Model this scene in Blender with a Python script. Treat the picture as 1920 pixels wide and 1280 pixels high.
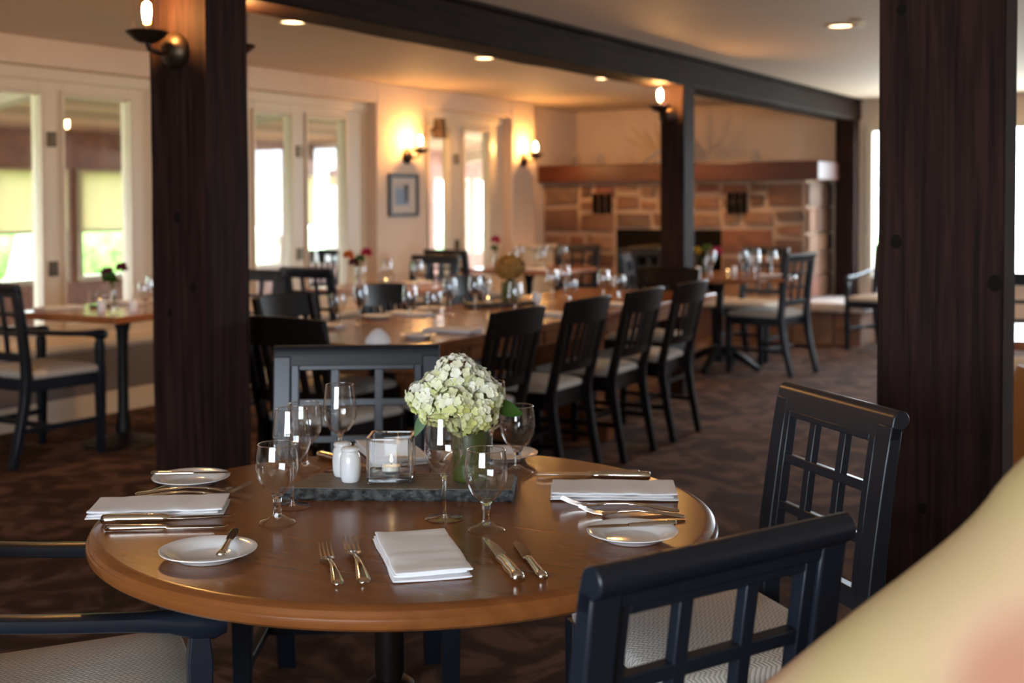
import bpy, bmesh, math, random
from math import sin, cos, pi, radians, atan2, sqrt, hypot
from mathutils import Vector, Matrix, noise

random.seed(7)
SC = bpy.context.scene
for o in list(bpy.data.objects):
    bpy.data.objects.remove(o)
COL = SC.collection

# ------------------------------------------------------------------ camera
cam_d = bpy.data.cameras.new('camera')
cam = bpy.data.objects.new('camera', cam_d)
COL.objects.link(cam)
cam_d.sensor_width = 36.0
cam_d.lens = 44.0625
cam_d.shift_y = -0.0995564
cam_d.clip_start = 0.05
cam_d.dof.use_dof = True
cam_d.dof.focus_distance = 2.2
cam_d.dof.aperture_fstop = 3.7
cam_d.dof.aperture_blades = 0
YAW, PITCH, ROLL = radians(30.3), radians(-1.8), radians(0.2)
cam.matrix_world = (Matrix.Translation((0, 0, 1.34)) @ Matrix.Rotation(YAW, 4, 'Z') @
                    Matrix.Rotation(pi / 2 + PITCH, 4, 'X') @ Matrix.Rotation(-ROLL, 4, 'Z'))
SC.camera = cam

# ------------------------------------------------------------------ view, world, light
SC.view_settings.view_transform = 'Standard'
SC.view_settings.look = 'None'
SC.view_settings.exposure = 0.4
SC.view_settings.gamma = 1.0
SC.view_settings.use_curve_mapping = False
SC.cycles.max_bounces = 10
SC.cycles.transparent_max_bounces = 32
SC.cycles.transmission_bounces = 10
SC.cycles.sample_clamp_indirect = 3.0
SC.cycles.use_denoising = True

W = bpy.data.worlds.new('daylight_sky')
SC.world = W
W.use_nodes = True
wn = W.node_tree
bg = wn.nodes['Background']
tc = wn.nodes.new('ShaderNodeTexCoord')
sx = wn.nodes.new('ShaderNodeSeparateXYZ')
rp = wn.nodes.new('ShaderNodeValToRGB')
rp.color_ramp.elements[0].position = 0.47
rp.color_ramp.elements[0].color = (0.58, 0.62, 0.60, 1)
rp.color_ramp.elements[1].position = 0.52
rp.color_ramp.elements[1].color = (0.74, 0.86, 1.0, 1)
mp = wn.nodes.new('ShaderNodeMath'); mp.operation = 'MULTIPLY_ADD'
mp.inputs[1].default_value = 0.5; mp.inputs[2].default_value = 0.5
wn.links.new(tc.outputs['Generated'], sx.inputs[0])
wn.links.new(sx.outputs['Z'], mp.inputs[0])
wn.links.new(mp.outputs[0], rp.inputs[0])
wn.links.new(rp.outputs[0], bg.inputs['Color'])
bg.inputs['Strength'].default_value = 16.0

def area(name, loc, rot, sx_, sy_, power, col, portal=False):
    d = bpy.data.lights.new(name, 'AREA')
    d.shape = 'RECTANGLE'; d.size = sx_; d.size_y = sy_; d.energy = power; d.color = col
    if portal: d.cycles.is_portal = True
    o = bpy.data.objects.new(name, d); COL.objects.link(o)
    o.location = loc; o.rotation_euler = rot
    return o

# portals: daylight from the sky reaches the room through these window openings
RWIN = [(5.5, 5.95), (8.1, 9.1)]          # right-hand wall (y from, y to)
BWIN = [(-1.9, 1.0)]       # wall behind the camera (x from, x to)
for a, b in RWIN: area('window_portal', (3.0, (a + b) / 2, 1.35), (0, radians(90), 0), 1.5, b - a, 1, (1, 1, 1), True)
for a, b in BWIN: area('window_portal', ((a + b) / 2, -2.5, 1.35), (radians(90), 0, 0), b - a, 1.5, 1, (1, 1, 1), True)
area('window_portal', (-1.995, 12.6, 1.28), (radians(-90), 0, 0), 2.49, 1.56, 1, (1, 1, 1), True)
area('window_portal', (-9.45, 9.0, 1.12), (0, radians(-90), 0), 1.04, 16.0, 1, (1, 1, 1), True)

WARM = (1.0, 0.56, 0.22)
def point(name, loc, power, r=0.03, col=WARM, parent=None):
    d = bpy.data.lights.new(name, 'POINT'); d.energy = power; d.color = col; d.shadow_soft_size = r
    o = bpy.data.objects.new(name, d); COL.objects.link(o); o.location = loc
    if parent: o.parent = parent
    return o
def spot(name, loc, power, ang, col=WARM, parent=None):
    d = bpy.data.lights.new(name, 'SPOT'); d.energy = power; d.color = col
    d.spot_size = ang; d.spot_blend = 0.7; d.shadow_soft_size = 0.05
    o = bpy.data.objects.new(name, d); COL.objects.link(o); o.location = loc
    if parent: o.parent = parent
    return o

# ------------------------------------------------------------------ materials
MATS = {}
def new_mat(name):
    m = bpy.data.materials.new(name); m.use_nodes = True
    MATS[name] = m
    return m, m.node_tree.nodes, m.node_tree.links, m.node_tree.nodes['Principled BSDF']
def simple(name, col, rough=0.5, metal=0.0, spec=0.5, coat=0.0, **kw):
    m, n, l, b = new_mat(name)
    b.inputs['Base Color'].default_value = (*col, 1)
    b.inputs['Roughness'].default_value = rough
    b.inputs['Metallic'].default_value = metal
    b.inputs['Specular IOR Level'].default_value = spec
    b.inputs['Coat Weight'].default_value = coat
    for k, v in kw.items():
        b.inputs[k].default_value = v
    return m
def noisy(name, c1, c2, scale=(1, 1, 1), nscale=5.0, rough=0.5, bump=0.0, detail=6, dist=0.0, spec=0.5,
          lo=0.35, hi=0.65, coat=0.0, rot=(0, 0, 0), bscale=None, rough2=None):
    m, n, l, b = new_mat(name)
    t = n.new('ShaderNodeTexCoord'); mpn = n.new('ShaderNodeMapping')
    mpn.inputs['Scale'].default_value = scale; mpn.inputs['Rotation'].default_value = rot
    ns = n.new('ShaderNodeTexNoise'); ns.inputs['Scale'].default_value = nscale
    ns.inputs['Detail'].default_value = detail; ns.inputs['Distortion'].default_value = dist
    r = n.new('ShaderNodeValToRGB')
    r.color_ramp.elements[0].position = lo; r.color_ramp.elements[0].color = (*c1, 1)
    r.color_ramp.elements[1].position = hi; r.color_ramp.elements[1].color = (*c2, 1)
    l.new(t.outputs['Object'], mpn.inputs[0]); l.new(mpn.outputs[0], ns.inputs['Vector'])
    l.new(ns.outputs['Fac'], r.inputs[0]); l.new(r.outputs[0], b.inputs['Base Color'])
    b.inputs['Roughness'].default_value = rough
    b.inputs['Specular IOR Level'].default_value = spec
    b.inputs['Coat Weight'].default_value = coat
    b.inputs['Coat Roughness'].default_value = 0.12
    if rough2 is not None:
        mr = n.new('ShaderNodeMapRange'); mr.inputs['To Min'].default_value = rough; mr.inputs['To Max'].default_value = rough2
        l.new(ns.outputs['Fac'], mr.inputs['Value']); l.new(mr.outputs[0], b.inputs['Roughness'])
    if bump:
        bp = n.new('ShaderNodeBump'); bp.inputs['Strength'].default_value = bump; bp.inputs['Distance'].default_value = 0.01
        src = ns
        if bscale:
            src = n.new('ShaderNodeTexNoise'); src.inputs['Scale'].default_value = bscale; src.inputs['Detail'].default_value = 5
            l.new(mpn.outputs[0], src.inputs['Vector'])
        l.new(src.outputs['Fac'], bp.inputs['Height']); l.new(bp.outputs[0], b.inputs['Normal'])
    return m

noisy('plaster', (0.73, 0.56, 0.43), (0.77, 0.60, 0.46), nscale=3, rough=0.75, bump=0.05, bscale=60)
noisy('ceiling_paint', (0.70, 0.55, 0.42), (0.73, 0.58, 0.45), nscale=2, rough=0.7, bump=0.04, bscale=80)
simple('white_trim', (0.72, 0.60, 0.45), 0.4)
simple('navy_paint', (0.009, 0.012, 0.0185), 0.30, spec=0.34)
simple('black_wood', (0.0065, 0.0036, 0.003), 0.36, spec=0.16)
simple('iron', (0.007, 0.006, 0.006), 0.5, spec=0.3)
noisy('post_wood', (0.011, 0.0052, 0.0045), (0.034, 0.0155, 0.0125), scale=(18, 18, 0.8), nscale=3.0, rough=0.62, bump=0.35, spec=0.09, dist=0.6, rough2=0.8)
noisy('beam_wood', (0.009, 0.004, 0.0034), (0.028, 0.0125, 0.0095), scale=(14, 0.9, 14), nscale=3.0, rough=0.62, bump=0.6, spec=0.09, dist=0.8, rough2=0.85)
noisy('mantel_wood', (0.060, 0.013, 0.006), (0.105, 0.024, 0.011), scale=(0.8, 10, 10), nscale=3, rough=0.4, bump=0.1)
noisy('table_wood', (0.135, 0.041, 0.010), (0.205, 0.070, 0.018), scale=(1.1, 13, 13), nscale=2.6, rough=0.25, coat=0.06, spec=0.32, dist=0.2, rot=(0, 0, radians(-28)), lo=0.25, hi=0.75)
noisy('orange_wood', (0.27, 0.085, 0.025), (0.38, 0.13, 0.042), scale=(11, 0.9, 11), nscale=2.6, rough=0.22, coat=0.3, dist=0.4)
noisy('long_table_wood', (0.17, 0.055, 0.018), (0.25, 0.09, 0.030), scale=(11, 0.9, 11), nscale=2.6, rough=0.2, coat=0.08, spec=0.38, dist=0.4)
m, n, l, b = new_mat('plank_wood')
at = n.new('ShaderNodeAttribute'); at.attribute_name = 'tint'; l.new(at.outputs['Color'], b.inputs['Base Color']); b.inputs['Roughness'].default_value = 0.55
noisy('porch_wood', (0.22, 0.10, 0.07), (0.30, 0.14, 0.10), scale=(2, 2, 2), nscale=4, rough=0.55)
simple('porch_beam', (0.55, 0.47, 0.36), 0.6)
noisy('porch_floor_wood', (0.34, 0.25, 0.19), (0.46, 0.35, 0.27), scale=(8, 0.6, 1), nscale=3, rough=0.5)
noisy('slate', (0.085, 0.070, 0.052), (0.150, 0.122, 0.092), scale=(3, 22, 6), nscale=4, rough=0.55, bump=0.08, rot=(0, 0, radians(-28)))
noisy('slate_edge', (0.012, 0.013, 0.014), (0.085, 0.085, 0.080), scale=(1, 1, 1), nscale=70, rough=0.7, bump=0.8, lo=0.4, hi=0.7, bscale=90)
simple('porcelain', (0.80, 0.80, 0.80), 0.14, coat=0.3)
simple('steel', (0.72, 0.68, 0.62), 0.13, metal=1.0)
simple('bronze', (0.055, 0.034, 0.022), 0.38, metal=0.7)
noisy('vase_green', (0.040, 0.048, 0.008), (0.050, 0.060, 0.010), nscale=6, rough=0.42, spec=0.45)
simple('leaf', (0.035, 0.10, 0.012), 0.45)
simple('stem_green', (0.10, 0.17, 0.03), 0.5)
simple('petal_pink', (0.42, 0.03, 0.09), 0.5)
simple('petal_maroon', (0.12, 0.015, 0.03), 0.5)
simple('petal_yellow', (0.55, 0.38, 0.03), 0.5)
simple('petal_orange', (0.6, 0.17, 0.03), 0.5)
simple('dry_flower', (0.30, 0.16, 0.035), 0.8)
simple('dry_leaf', (0.55, 0.38, 0.22), 0.7)
simple('driftwood', (0.50, 0.46, 0.44), 0.7)
simple('candle_wax', (0.85, 0.82, 0.72), 0.4)
simple('black_frame', (0.016, 0.013, 0.013), 0.35)
simple('mat_board', (0.62, 0.55, 0.48), 0.8)
simple('photo_blue', (0.20, 0.27, 0.38), 0.5)
simple('photo_dark', (0.05, 0.055, 0.07), 0.5)
simple('photo_sand', (0.45, 0.38, 0.33), 0.5)
simple('firebox_black', (0.008, 0.005, 0.004), 0.8, spec=0.1)
simple('mortar', (0.48, 0.33, 0.23), 0.9)
simple('hearth_stone', (0.55, 0.50, 0.48), 0.6)
simple('brass_dark', (0.10, 0.075, 0.045), 0.4, metal=0.6)
simple('shade_fabric', (0.055, 0.032, 0.02), 0.8)
noisy('lawn', (0.10, 0.20, 0.05), (0.20, 0.34, 0.10), nscale=3, rough=0.9)
noisy('hedge', (0.10, 0.24, 0.04), (0.34, 0.52, 0.14), nscale=9, rough=0.8)

# napkin cloth
m = noisy('linen', (0.76, 0.75, 0.76), (0.81, 0.80, 0.81), nscale=14, rough=0.85, bump=0.12, bscale=500, spec=0.2)

# woven herringbone seat cloth
m, n, l, b = new_mat('seat_cloth')
t = n.new('ShaderNodeTexCoord'); s = n.new('ShaderNodeSeparateXYZ'); l.new(t.outputs['Object'], s.inputs[0])
def mth(op, a, bb=None, n=n, l=l):
    q = n.new('ShaderNodeMath'); q.operation = op
    for i, v in enumerate((a, bb)):
        if v is None: continue
        if isinstance(v, (int, float)): q.inputs[i].default_value = v
        else: l.new(v, q.inputs[i])
    return q.outputs[0]
py = mth('MULTIPLY', s.outputs['X'], 1 / 0.022)
tri = mth('PINGPONG', py, 0.5)
ph = mth('ADD', mth('MULTIPLY', s.outputs['Y'], 1 / 0.0105), mth('MULTIPLY', tri, 2.2))
st = mth('SINE', mth('MULTIPLY', ph, 2 * pi))
fac = mth('MULTIPLY_ADD', st, 0.5); fac.node.inputs[2].default_value = 0.5
mx = n.new('ShaderNodeValToRGB')
mx.color_ramp.elements[0].position = 0.1; mx.color_ramp.elements[0].color = (0.36, 0.32, 0.275, 1)
mx.color_ramp.elements[1].position = 0.55; mx.color_ramp.elements[1].color = (0.56, 0.51, 0.45, 1)
l.new(fac, mx.inputs[0]); l.new(mx.outputs[0], b.inputs['Base Color'])
b.inputs['Roughness'].default_value = 0.9; b.inputs['Specular IOR Level'].default_value = 0.2
bp = n.new('ShaderNodeBump'); bp.inputs['Strength'].default_value = 0.35; bp.inputs['Distance'].default_value = 0.002
l.new(fac, bp.inputs['Height']); l.new(bp.outputs[0], b.inputs['Normal'])

# patterned carpet
m, n, l, b = new_mat('carpet')
t = n.new('ShaderNodeTexCoord')
n1 = n.new('ShaderNodeTexNoise'); n1.inputs['Scale'].default_value = 3.2; n1.inputs['Detail'].default_value = 3; n1.inputs['Distortion'].default_value = 2.2
n2 = n.new('ShaderNodeTexNoise'); n2.inputs['Scale'].default_value = 240; n2.inputs['Detail'].default_value = 2
l.new(t.outputs['Object'], n1.inputs['Vector']); l.new(t.outputs['Object'], n2.inputs['Vector'])
r = n.new('ShaderNodeValToRGB'); e = r.color_ramp.elements
e[0].position = 0.40; e[0].color = (0.030, 0.014, 0.008, 1)
e[1].position = 0.60; e[1].color = (0.098, 0.054, 0.038, 1)
x = e.new(0.50); x.color = (0.053, 0.027, 0.016, 1)
l.new(n1.outputs['Fac'], r.inputs[0])
mi = n.new('ShaderNodeMix'); mi.data_type = 'RGBA'; mi.blend_type = 'MULTIPLY'; mi.inputs[0].default_value = 0.55
l.new(r.outputs[0], mi.inputs[6]); l.new(n2.outputs['Fac'], mi.inputs[7]); 
mu = n.new('ShaderNodeMix'); mu.data_type = 'RGBA'; mu.blend_type = 'MULTIPLY'; mu.inputs[0].default_value = 1.0
mu.inputs[7].default_value = (1.5, 1.5, 1.55, 1)
l.new(mi.outputs[2], mu.inputs[6]); l.new(mu.outputs[2], b.inputs['Base Color'])
b.inputs['Roughness'].default_value = 0.95; b.inputs['Specular IOR Level'].default_value = 0.15

# stone blocks: colour held per block
m, n, l, b = new_mat('stone')
at = n.new('ShaderNodeAttribute'); at.attribute_name = 'tint'
t = n.new('ShaderNodeTexCoord')
ns = n.new('ShaderNodeTexNoise'); ns.inputs['Scale'].default_value = 9; ns.inputs['Detail'].default_value = 6
l.new(t.outputs['Object'], ns.inputs['Vector'])
mi = n.new('ShaderNodeMix'); mi.data_type = 'RGBA'; mi.blend_type = 'OVERLAY'; mi.inputs[0].default_value = 0.5
l.new(at.outputs['Color'], mi.inputs[6]); l.new(ns.outputs['Fac'], mi.inputs[7]); l.new(mi.outputs[2], b.inputs['Base Color'])
b.inputs['Roughness'].default_value = 0.8
bp = n.new('ShaderNodeBump'); bp.inputs['Strength'].default_value = 0.6; bp.inputs['Distance'].default_value = 0.02
l.new(ns.outputs['Fac'], bp.inputs['Height']); l.new(bp.outputs[0], b.inputs['Normal'])

# hydrangea petals
m, n, l, b = new_mat('hydrangea')
at = n.new('ShaderNodeAttribute'); at.attribute_name = 'tint'
l.new(at.outputs['Color'], b.inputs['Base Color'])
b.inputs['Roughness'].default_value = 0.6; b.inputs['Specular IOR Level'].default_value = 0.25
b.inputs['Subsurface Weight'].default_value = 0.15; b.inputs['Subsurface Radius'].default_value = (0.006, 0.006, 0.003)

# floral upholstery
m, n, l, b = new_mat('floral_cloth')
t = n.new('ShaderNodeTexCoord')
n1 = n.new('ShaderNodeTexNoise'); n1.inputs['Scale'].default_value = 3.0; n1.inputs['Detail'].default_value = 2; n1.inputs['Distortion'].default_value = 0.8
mpn = n.new('ShaderNodeMapping'); mpn.inputs['Location'].default_value = (0.25, -1.2, 2.24)
l.new(t.outputs['Object'], mpn.inputs[0]); l.new(mpn.outputs[0], n1.inputs['Vector'])
r = n.new('ShaderNodeValToRGB'); e = r.color_ramp.elements
e[0].position = 0.38; e[0].color = (0.46, 0.22, 0.14, 1)
e[1].position = 0.50; e[1].color = (0.50, 0.345, 0.205, 1)
x = e.new(0.62); x.color = (0.45, 0.355, 0.165, 1)
l.new(n1.outputs['Fac'], r.inputs[0]); l.new(r.outputs[0], b.inputs['Base Color'])
b.inputs['Roughness'].default_value = 0.85; b.inputs['Specular IOR Level'].default_value = 0.2

# glass: thin walls (transparent with a Fresnel sheen) and solid glass for stems and bases
def thin_glass(name, tint, gain=1.0, rough=0.0):
    m, n, l, b = new_mat(name)
    n.remove(b)
    out = n['Material Output']
    tr = n.new('ShaderNodeBsdfTransparent'); tr.inputs[0].default_value = (*tint, 1)
    gl = n.new('ShaderNodeBsdfGlossy'); gl.inputs['Roughness'].default_value = rough; gl.inputs[0].default_value = (1, 1, 1, 1)
    fr = n.new('ShaderNodeLayerWeight'); fr.inputs['Blend'].default_value = 0.5
    pw = n.new('ShaderNodeMath'); pw.operation = 'POWER'; pw.inputs[1].default_value = 4.0
    mm = n.new('ShaderNodeMath'); mm.operation = 'MULTIPLY_ADD'; mm.inputs[1].default_value = 0.8 * gain; mm.inputs[2].default_value = 0.035 * gain; mm.use_clamp = True
    mx = n.new('ShaderNodeMixShader')
    l.new(fr.outputs['Facing'], pw.inputs[0]); l.new(pw.outputs[0], mm.inputs[0]); l.new(mm.outputs[0], mx.inputs[0])
    l.new(tr.outputs[0], mx.inputs[1]); l.new(gl.outputs[0], mx.inputs[2]); l.new(mx.outputs[0], out.inputs[0])
    return m
thin_glass('glass_thin', (0.965, 0.965, 0.965), gain=1.6)
thin_glass('glass_rim', (0.93, 0.93, 0.93), gain=5.0)
thin_glass('glass_cube', (0.965, 0.97, 0.965), gain=0.5)
thin_glass('window_glass', (0.95, 0.96, 0.95), gain=1.3)
simple('glass_solid', (1, 1, 1), 0.0, spec=0.5, **{'Transmission Weight': 1.0, 'IOR': 1.5})
# blind cloth
m, n, l, b = new_mat('blind_cloth'); n.remove(b)
df = n.new('ShaderNodeBsdfDiffuse'); df.inputs[0].default_value = (0.88, 0.78, 0.58, 1)
tl = n.new('ShaderNodeBsdfTranslucent'); tl.inputs[0].default_value = (0.88, 0.78, 0.58, 1)
mx = n.new('ShaderNodeMixShader'); mx.inputs[0].default_value = 0.6
l.new(df.outputs[0], mx.inputs[1]); l.new(tl.outputs[0], mx.inputs[2]); l.new(mx.outputs[0], n['Material Output'].inputs[0])

def emis(name, col, st):
    m, n, l, b = new_mat(name)
    b.inputs['Base Color'].default_value = (*col, 1)
    b.inputs['Emission Color'].default_value = (*col, 1); b.inputs['Emission Strength'].default_value = st
    return m
emis('filament_glow', (1.0, 0.60, 0.27), 850)
emis('downlight_glow', (1.0, 0.66, 0.34), 7)
emis('flame_glow', (1.0, 0.62, 0.22), 14)
thin_glass('bulb_glass', (1.0, 0.80, 0.52), gain=1.2)

# ------------------------------------------------------------------ mesh helpers
class MB:
    def __init__(s): s.v = []; s.f = []; s.c = None
    def add(s, vs, fs):
        o = len(s.v); s.v += [tuple(x) for x in vs]; s.f += [tuple(i + o for i in f) for f in fs]; return s
    def box(s, x0, x1, y0, y1, z0, z1):
        v = [(x, y, z) for z in (z0, z1) for (x, y) in ((x0, y0), (x1, y0), (x1, y1), (x0, y1))]
        return s.add(v, [(0, 3, 2, 1), (4, 5, 6, 7), (0, 1, 5, 4), (1, 2, 6, 5), (2, 3, 7, 6), (3, 0, 4, 7)])
    def bar(s, p, q, w, h, up=(0, 0, 1)):
        p, q = Vector(p), Vector(q); d = (q - p).normalized(); a = d.cross(Vector(up)).normalized(); u = a.cross(d)
        v = []
        for r in (p, q):
            for i, j in ((-1, -1), (1, -1), (1, 1), (-1, 1)): v.append(r + a * (i * w / 2) + u * (j * h / 2))
        return s.add(v, [(0, 1, 2, 3), (7, 6, 5, 4), (0, 4, 5, 1), (1, 5, 6, 2), (2, 6, 7, 3), (3, 7, 4, 0)])
    def prism(s, poly, a0, a1, axis='x'):
        n = len(poly); v = []
        for a in (a0, a1):
            for p, q in poly:
                v.append({'x': (a, p, q), 'y': (p, a, q), 'z': (p, q, a)}[axis])
        f = [tuple(range(n))[::-1], tuple(range(n, 2 * n))]
        f += [(i, (i + 1) % n, n + (i + 1) % n, n + i) for i in range(n)]
        return s.add(v, f)
    def loft(s, rings, cap=True, closed=True):
        n = len(rings[0]); v = [p for r in rings for p in r]; f = []
        for k in range(len(rings) - 1):
            for i in range(n if closed else n - 1):
                j = (i + 1) % n
                f.append((k * n + i, k * n + j, (k + 1) * n + j, (k + 1) * n + i))
        if cap:
            f.append(tuple(range(n))[::-1]); f.append(tuple((len(rings) - 1) * n + i for i in range(n)))
        return s.add(v, f)
    def tube(s, pts, rad, n=10, cap=True):
        pts = [Vector(p) for p in pts]
        if not hasattr(rad, '__len__'): rad = [rad] * len(pts)
        rings = []; ref = None
        for i, p in enumerate(pts):
            d = (pts[min(i + 1, len(pts) - 1)] - pts[max(i - 1, 0)]).normalized()
            if ref is None: ref = Vector((0, 0, 1)) if abs(d.z) < 0.9 else Vector((1, 0, 0))
            a = d.cross(ref).normalized(); u = a.cross(d).normalized(); ref = u
            rings.append([p + (a * cos(2 * pi * k / n) + u * sin(2 * pi * k / n)) * rad[i] for k in range(n)])
        return s.loft(rings, cap)
    def lathe(s, prof, n=32, c=(0, 0, 0)):
        # profile of (r, z); r = 0 ends close to a point
        rows = []; v = []; f = []
        for r, z in prof:
            if r < 1e-6: rows.append([len(v)]); v.append((c[0], c[1], c[2] + z))
            else:
                rows.append(list(range(len(v), len(v) + n)))
                v += [(c[0] + r * cos(2 * pi * k / n), c[1] + r * sin(2 * pi * k / n), c[2] + z) for k in range(n)]
        for a, bb in zip(rows, rows[1:]):
            for k in range(n):
                k2 = (k + 1) % n
                if len(a) == 1 and len(bb) == 1: continue
                if len(a) == 1: f.append((a[0], bb[k2], bb[k]))
                elif len(bb) == 1: f.append((a[k], a[k2], bb[0]))
                else: f.append((a[k], a[k2], bb[k2], bb[k]))
        return s.add(v, f)
    def xform(s, M, start=0):
        s.v[start:] = [tuple(M @ Vector(p)) for p in s.v[start:]]; return s
    def build(s, name, mat, parent=None, smooth=40, bevel=0, seg=2, fix=True):
        me = bpy.data.meshes.new(name); me.from_pydata(s.v, [], s.f)
        if fix:
            bm = bmesh.new(); bm.from_mesh(me); bmesh.ops.recalc_face_normals(bm, faces=bm.faces); bm.to_mesh(me); bm.free()
        if s.c:
            a = me.color_attributes.new('tint', 'FLOAT_COLOR', 'POINT')
            for i, c in enumerate(s.c): a.data[i].color = (*c, 1)
        if smooth:
            me.polygons.foreach_set('use_smooth', [True] * len(me.polygons)); me.set_sharp_from_angle(angle=radians(smooth))
        me.materials.append(MATS[mat])
        o = bpy.data.objects.new(name, me); COL.objects.link(o)
        if parent: o.parent = parent
        if bevel:
            md = o.modifiers.new('bevel', 'BEVEL'); md.width = bevel; md.segments = seg; md.limit_method = 'ANGLE'; md.angle_limit = radians(40)
        return o

def thing(name, label, cat, loc=(0, 0, 0), rz=0.0, group=None):
    o = bpy.data.objects.new(name, None); COL.objects.link(o); o.empty_display_size = 0.05
    o.location = loc; o.rotation_euler = (0, 0, rz)
    o['label'] = label; o['category'] = cat
    if group: o['group'] = group
    return o
def tag(o, label, cat, group=None):
    o['label'] = label; o['category'] = cat
    if group: o['group'] = group
    return o
def struct(o): o['kind'] = 'structure'; return o
def sroot(name, loc=(0, 0, 0)):
    o = bpy.data.objects.new(name, None); COL.objects.link(o); o.location = loc; o['kind'] = 'structure'; return o
def dup(root, loc, rz=0.0, label=None, group=None):
    r = root.copy(); COL.objects.link(r); r.location = loc; r.rotation_euler = (0, 0, rz)
    if label: r['label'] = label
    if group: r['group'] = group
    for ch in list(root.children):
        c = ch.copy(); COL.objects.link(c); c.parent = r
        for g in list(ch.children):
            d = g.copy(); COL.objects.link(d); d.parent = c
    return r
class Kind:
    """First call moves the prototype itself, later calls copy it."""
    def __init__(s, root): s.root = root; s.used = False
    def put(s, loc, rz, label, group=None):
        if not s.used:
            s.used = True; r = s.root; r.location = loc; r.rotation_euler = (0, 0, rz); r['label'] = label
            if group: r['group'] = group
            return r
        return dup(s.root, loc, rz, label, group)

# ------------------------------------------------------------------ room shell
FX, LX, RX, BY, FY, CZ = -3.3, -6.2, 3.0, -2.5, 12.5, 2.32
struct(MB().box(-6.9, RX + .1, BY - .1, FY + .1, -0.12, 0).build('floor', 'carpet', smooth=0))
struct(MB().box(-6.9, RX + .1, BY - .1, FY + .1, CZ, CZ + 0.12).build('ceiling', 'ceiling_paint', smooth=0))
# left wall: piers and recesses that hold the tall casement windows
NICHE = [(4.3, 6.08), (6.86, 8.40), (9.10, 10.62)]
NZ0, NZ1 = 0.46, 2.15
wl = MB()
edges = [BY] + [e for nn in NICHE for e in nn] + [11.07]
for a, bb in zip(edges[0::2], edges[1::2]): wl.box(LX - .25, LX, a, bb, 0, CZ)
for a, bb in NICHE:
    wl.box(LX - .25, LX, a, bb, 0, NZ0); wl.box(LX - .25, LX, a, bb, NZ1, CZ)
wl.box(LX - .40, LX - .25, 11.07, FY, 0, CZ)
struct(wl.build('wall_left', 'plaster', smooth=0, bevel=0.012, seg=3))
simple('wainscot_taupe', (0.17, 0.135, 0.12), 0.6)  # panel below the sills, a darker grey-brown than the plaster
ws = MB().box(LX, LX + .012, BY, 10.6, 0.14, NZ0 - .05)
struct(ws.build('trim_9', 'wainscot_taupe', smooth=0))
bb_ = MB().box(LX, LX + .018, BY, 11.07, 0, 0.14)
struct(bb_.build('baseboard_left', 'white_trim', smooth=0))
# far wall with one tall window to the right of the timber post
wf = MB()
WX0, WX1, WZ0, WZ1 = -3.24, -0.75, 0.5, 2.06
wf.box(-6.9, WX0, FY, FY + .18, 0, CZ).box(WX1, RX, FY, FY + .18, 0, CZ)
wf.box(WX0, WX1, FY, FY + .18, 0, WZ0).box(WX0, WX1, FY, FY + .18, WZ1, CZ)
struct(wf.build('wall_far', 'plaster', smooth=0))
fw = sroot('window_4')
f_ = MB()
f_.box(WX0, WX0 + .07, FY - .03, FY + .05, WZ0, WZ1).box(WX1 - .07, WX1, FY - .03, FY + .05, WZ0, WZ1)
f_.box(WX0 + .07, WX1 - .07, FY - .03, FY + .05, WZ1 - .06, WZ1).box(WX0 + .07, WX1 - .07, FY - .03, FY + .05, WZ0, WZ0 + .07)
f_.box(-2.44, -2.36, FY - .02, FY + .04, WZ0 + .07, WZ1 - .06)
f_.build('window_frame', 'white_trim', fw, smooth=0, bevel=0.006)
MB().box(WX0 + .07, WX1 - .07, FY + .01, FY + .016, WZ0 + .07, WZ1 - .06).build('glass_pane', 'window_glass', fw, smooth=0)
# right wall and the wall behind the camera, each with its windows
def wall_with_windows(name, fixed, lo, hi, wins, axis):
    w = MB(); cur = lo
    def bx(a, b2, z0, z1):
        if axis == 'x': w.box(fixed[0], fixed[1], a, b2, z0, z1)
        else: w.box(a, b2, fixed[0], fixed[1], z0, z1)
    for a, b2 in wins:
        bx(cur, a, 0, CZ); bx(a, b2, 0, .6); bx(a, b2, 2.1, CZ); cur = b2
    bx(cur, hi, 0, CZ)
    return struct(w.build(name, 'plaster', smooth=0))
wall_with_windows('wall_right', (RX, RX + .15), BY, FY, RWIN, 'x')
wall_with_windows('wall_back', (BY - .15, BY), -6.4, RX, BWIN, 'y')

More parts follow.
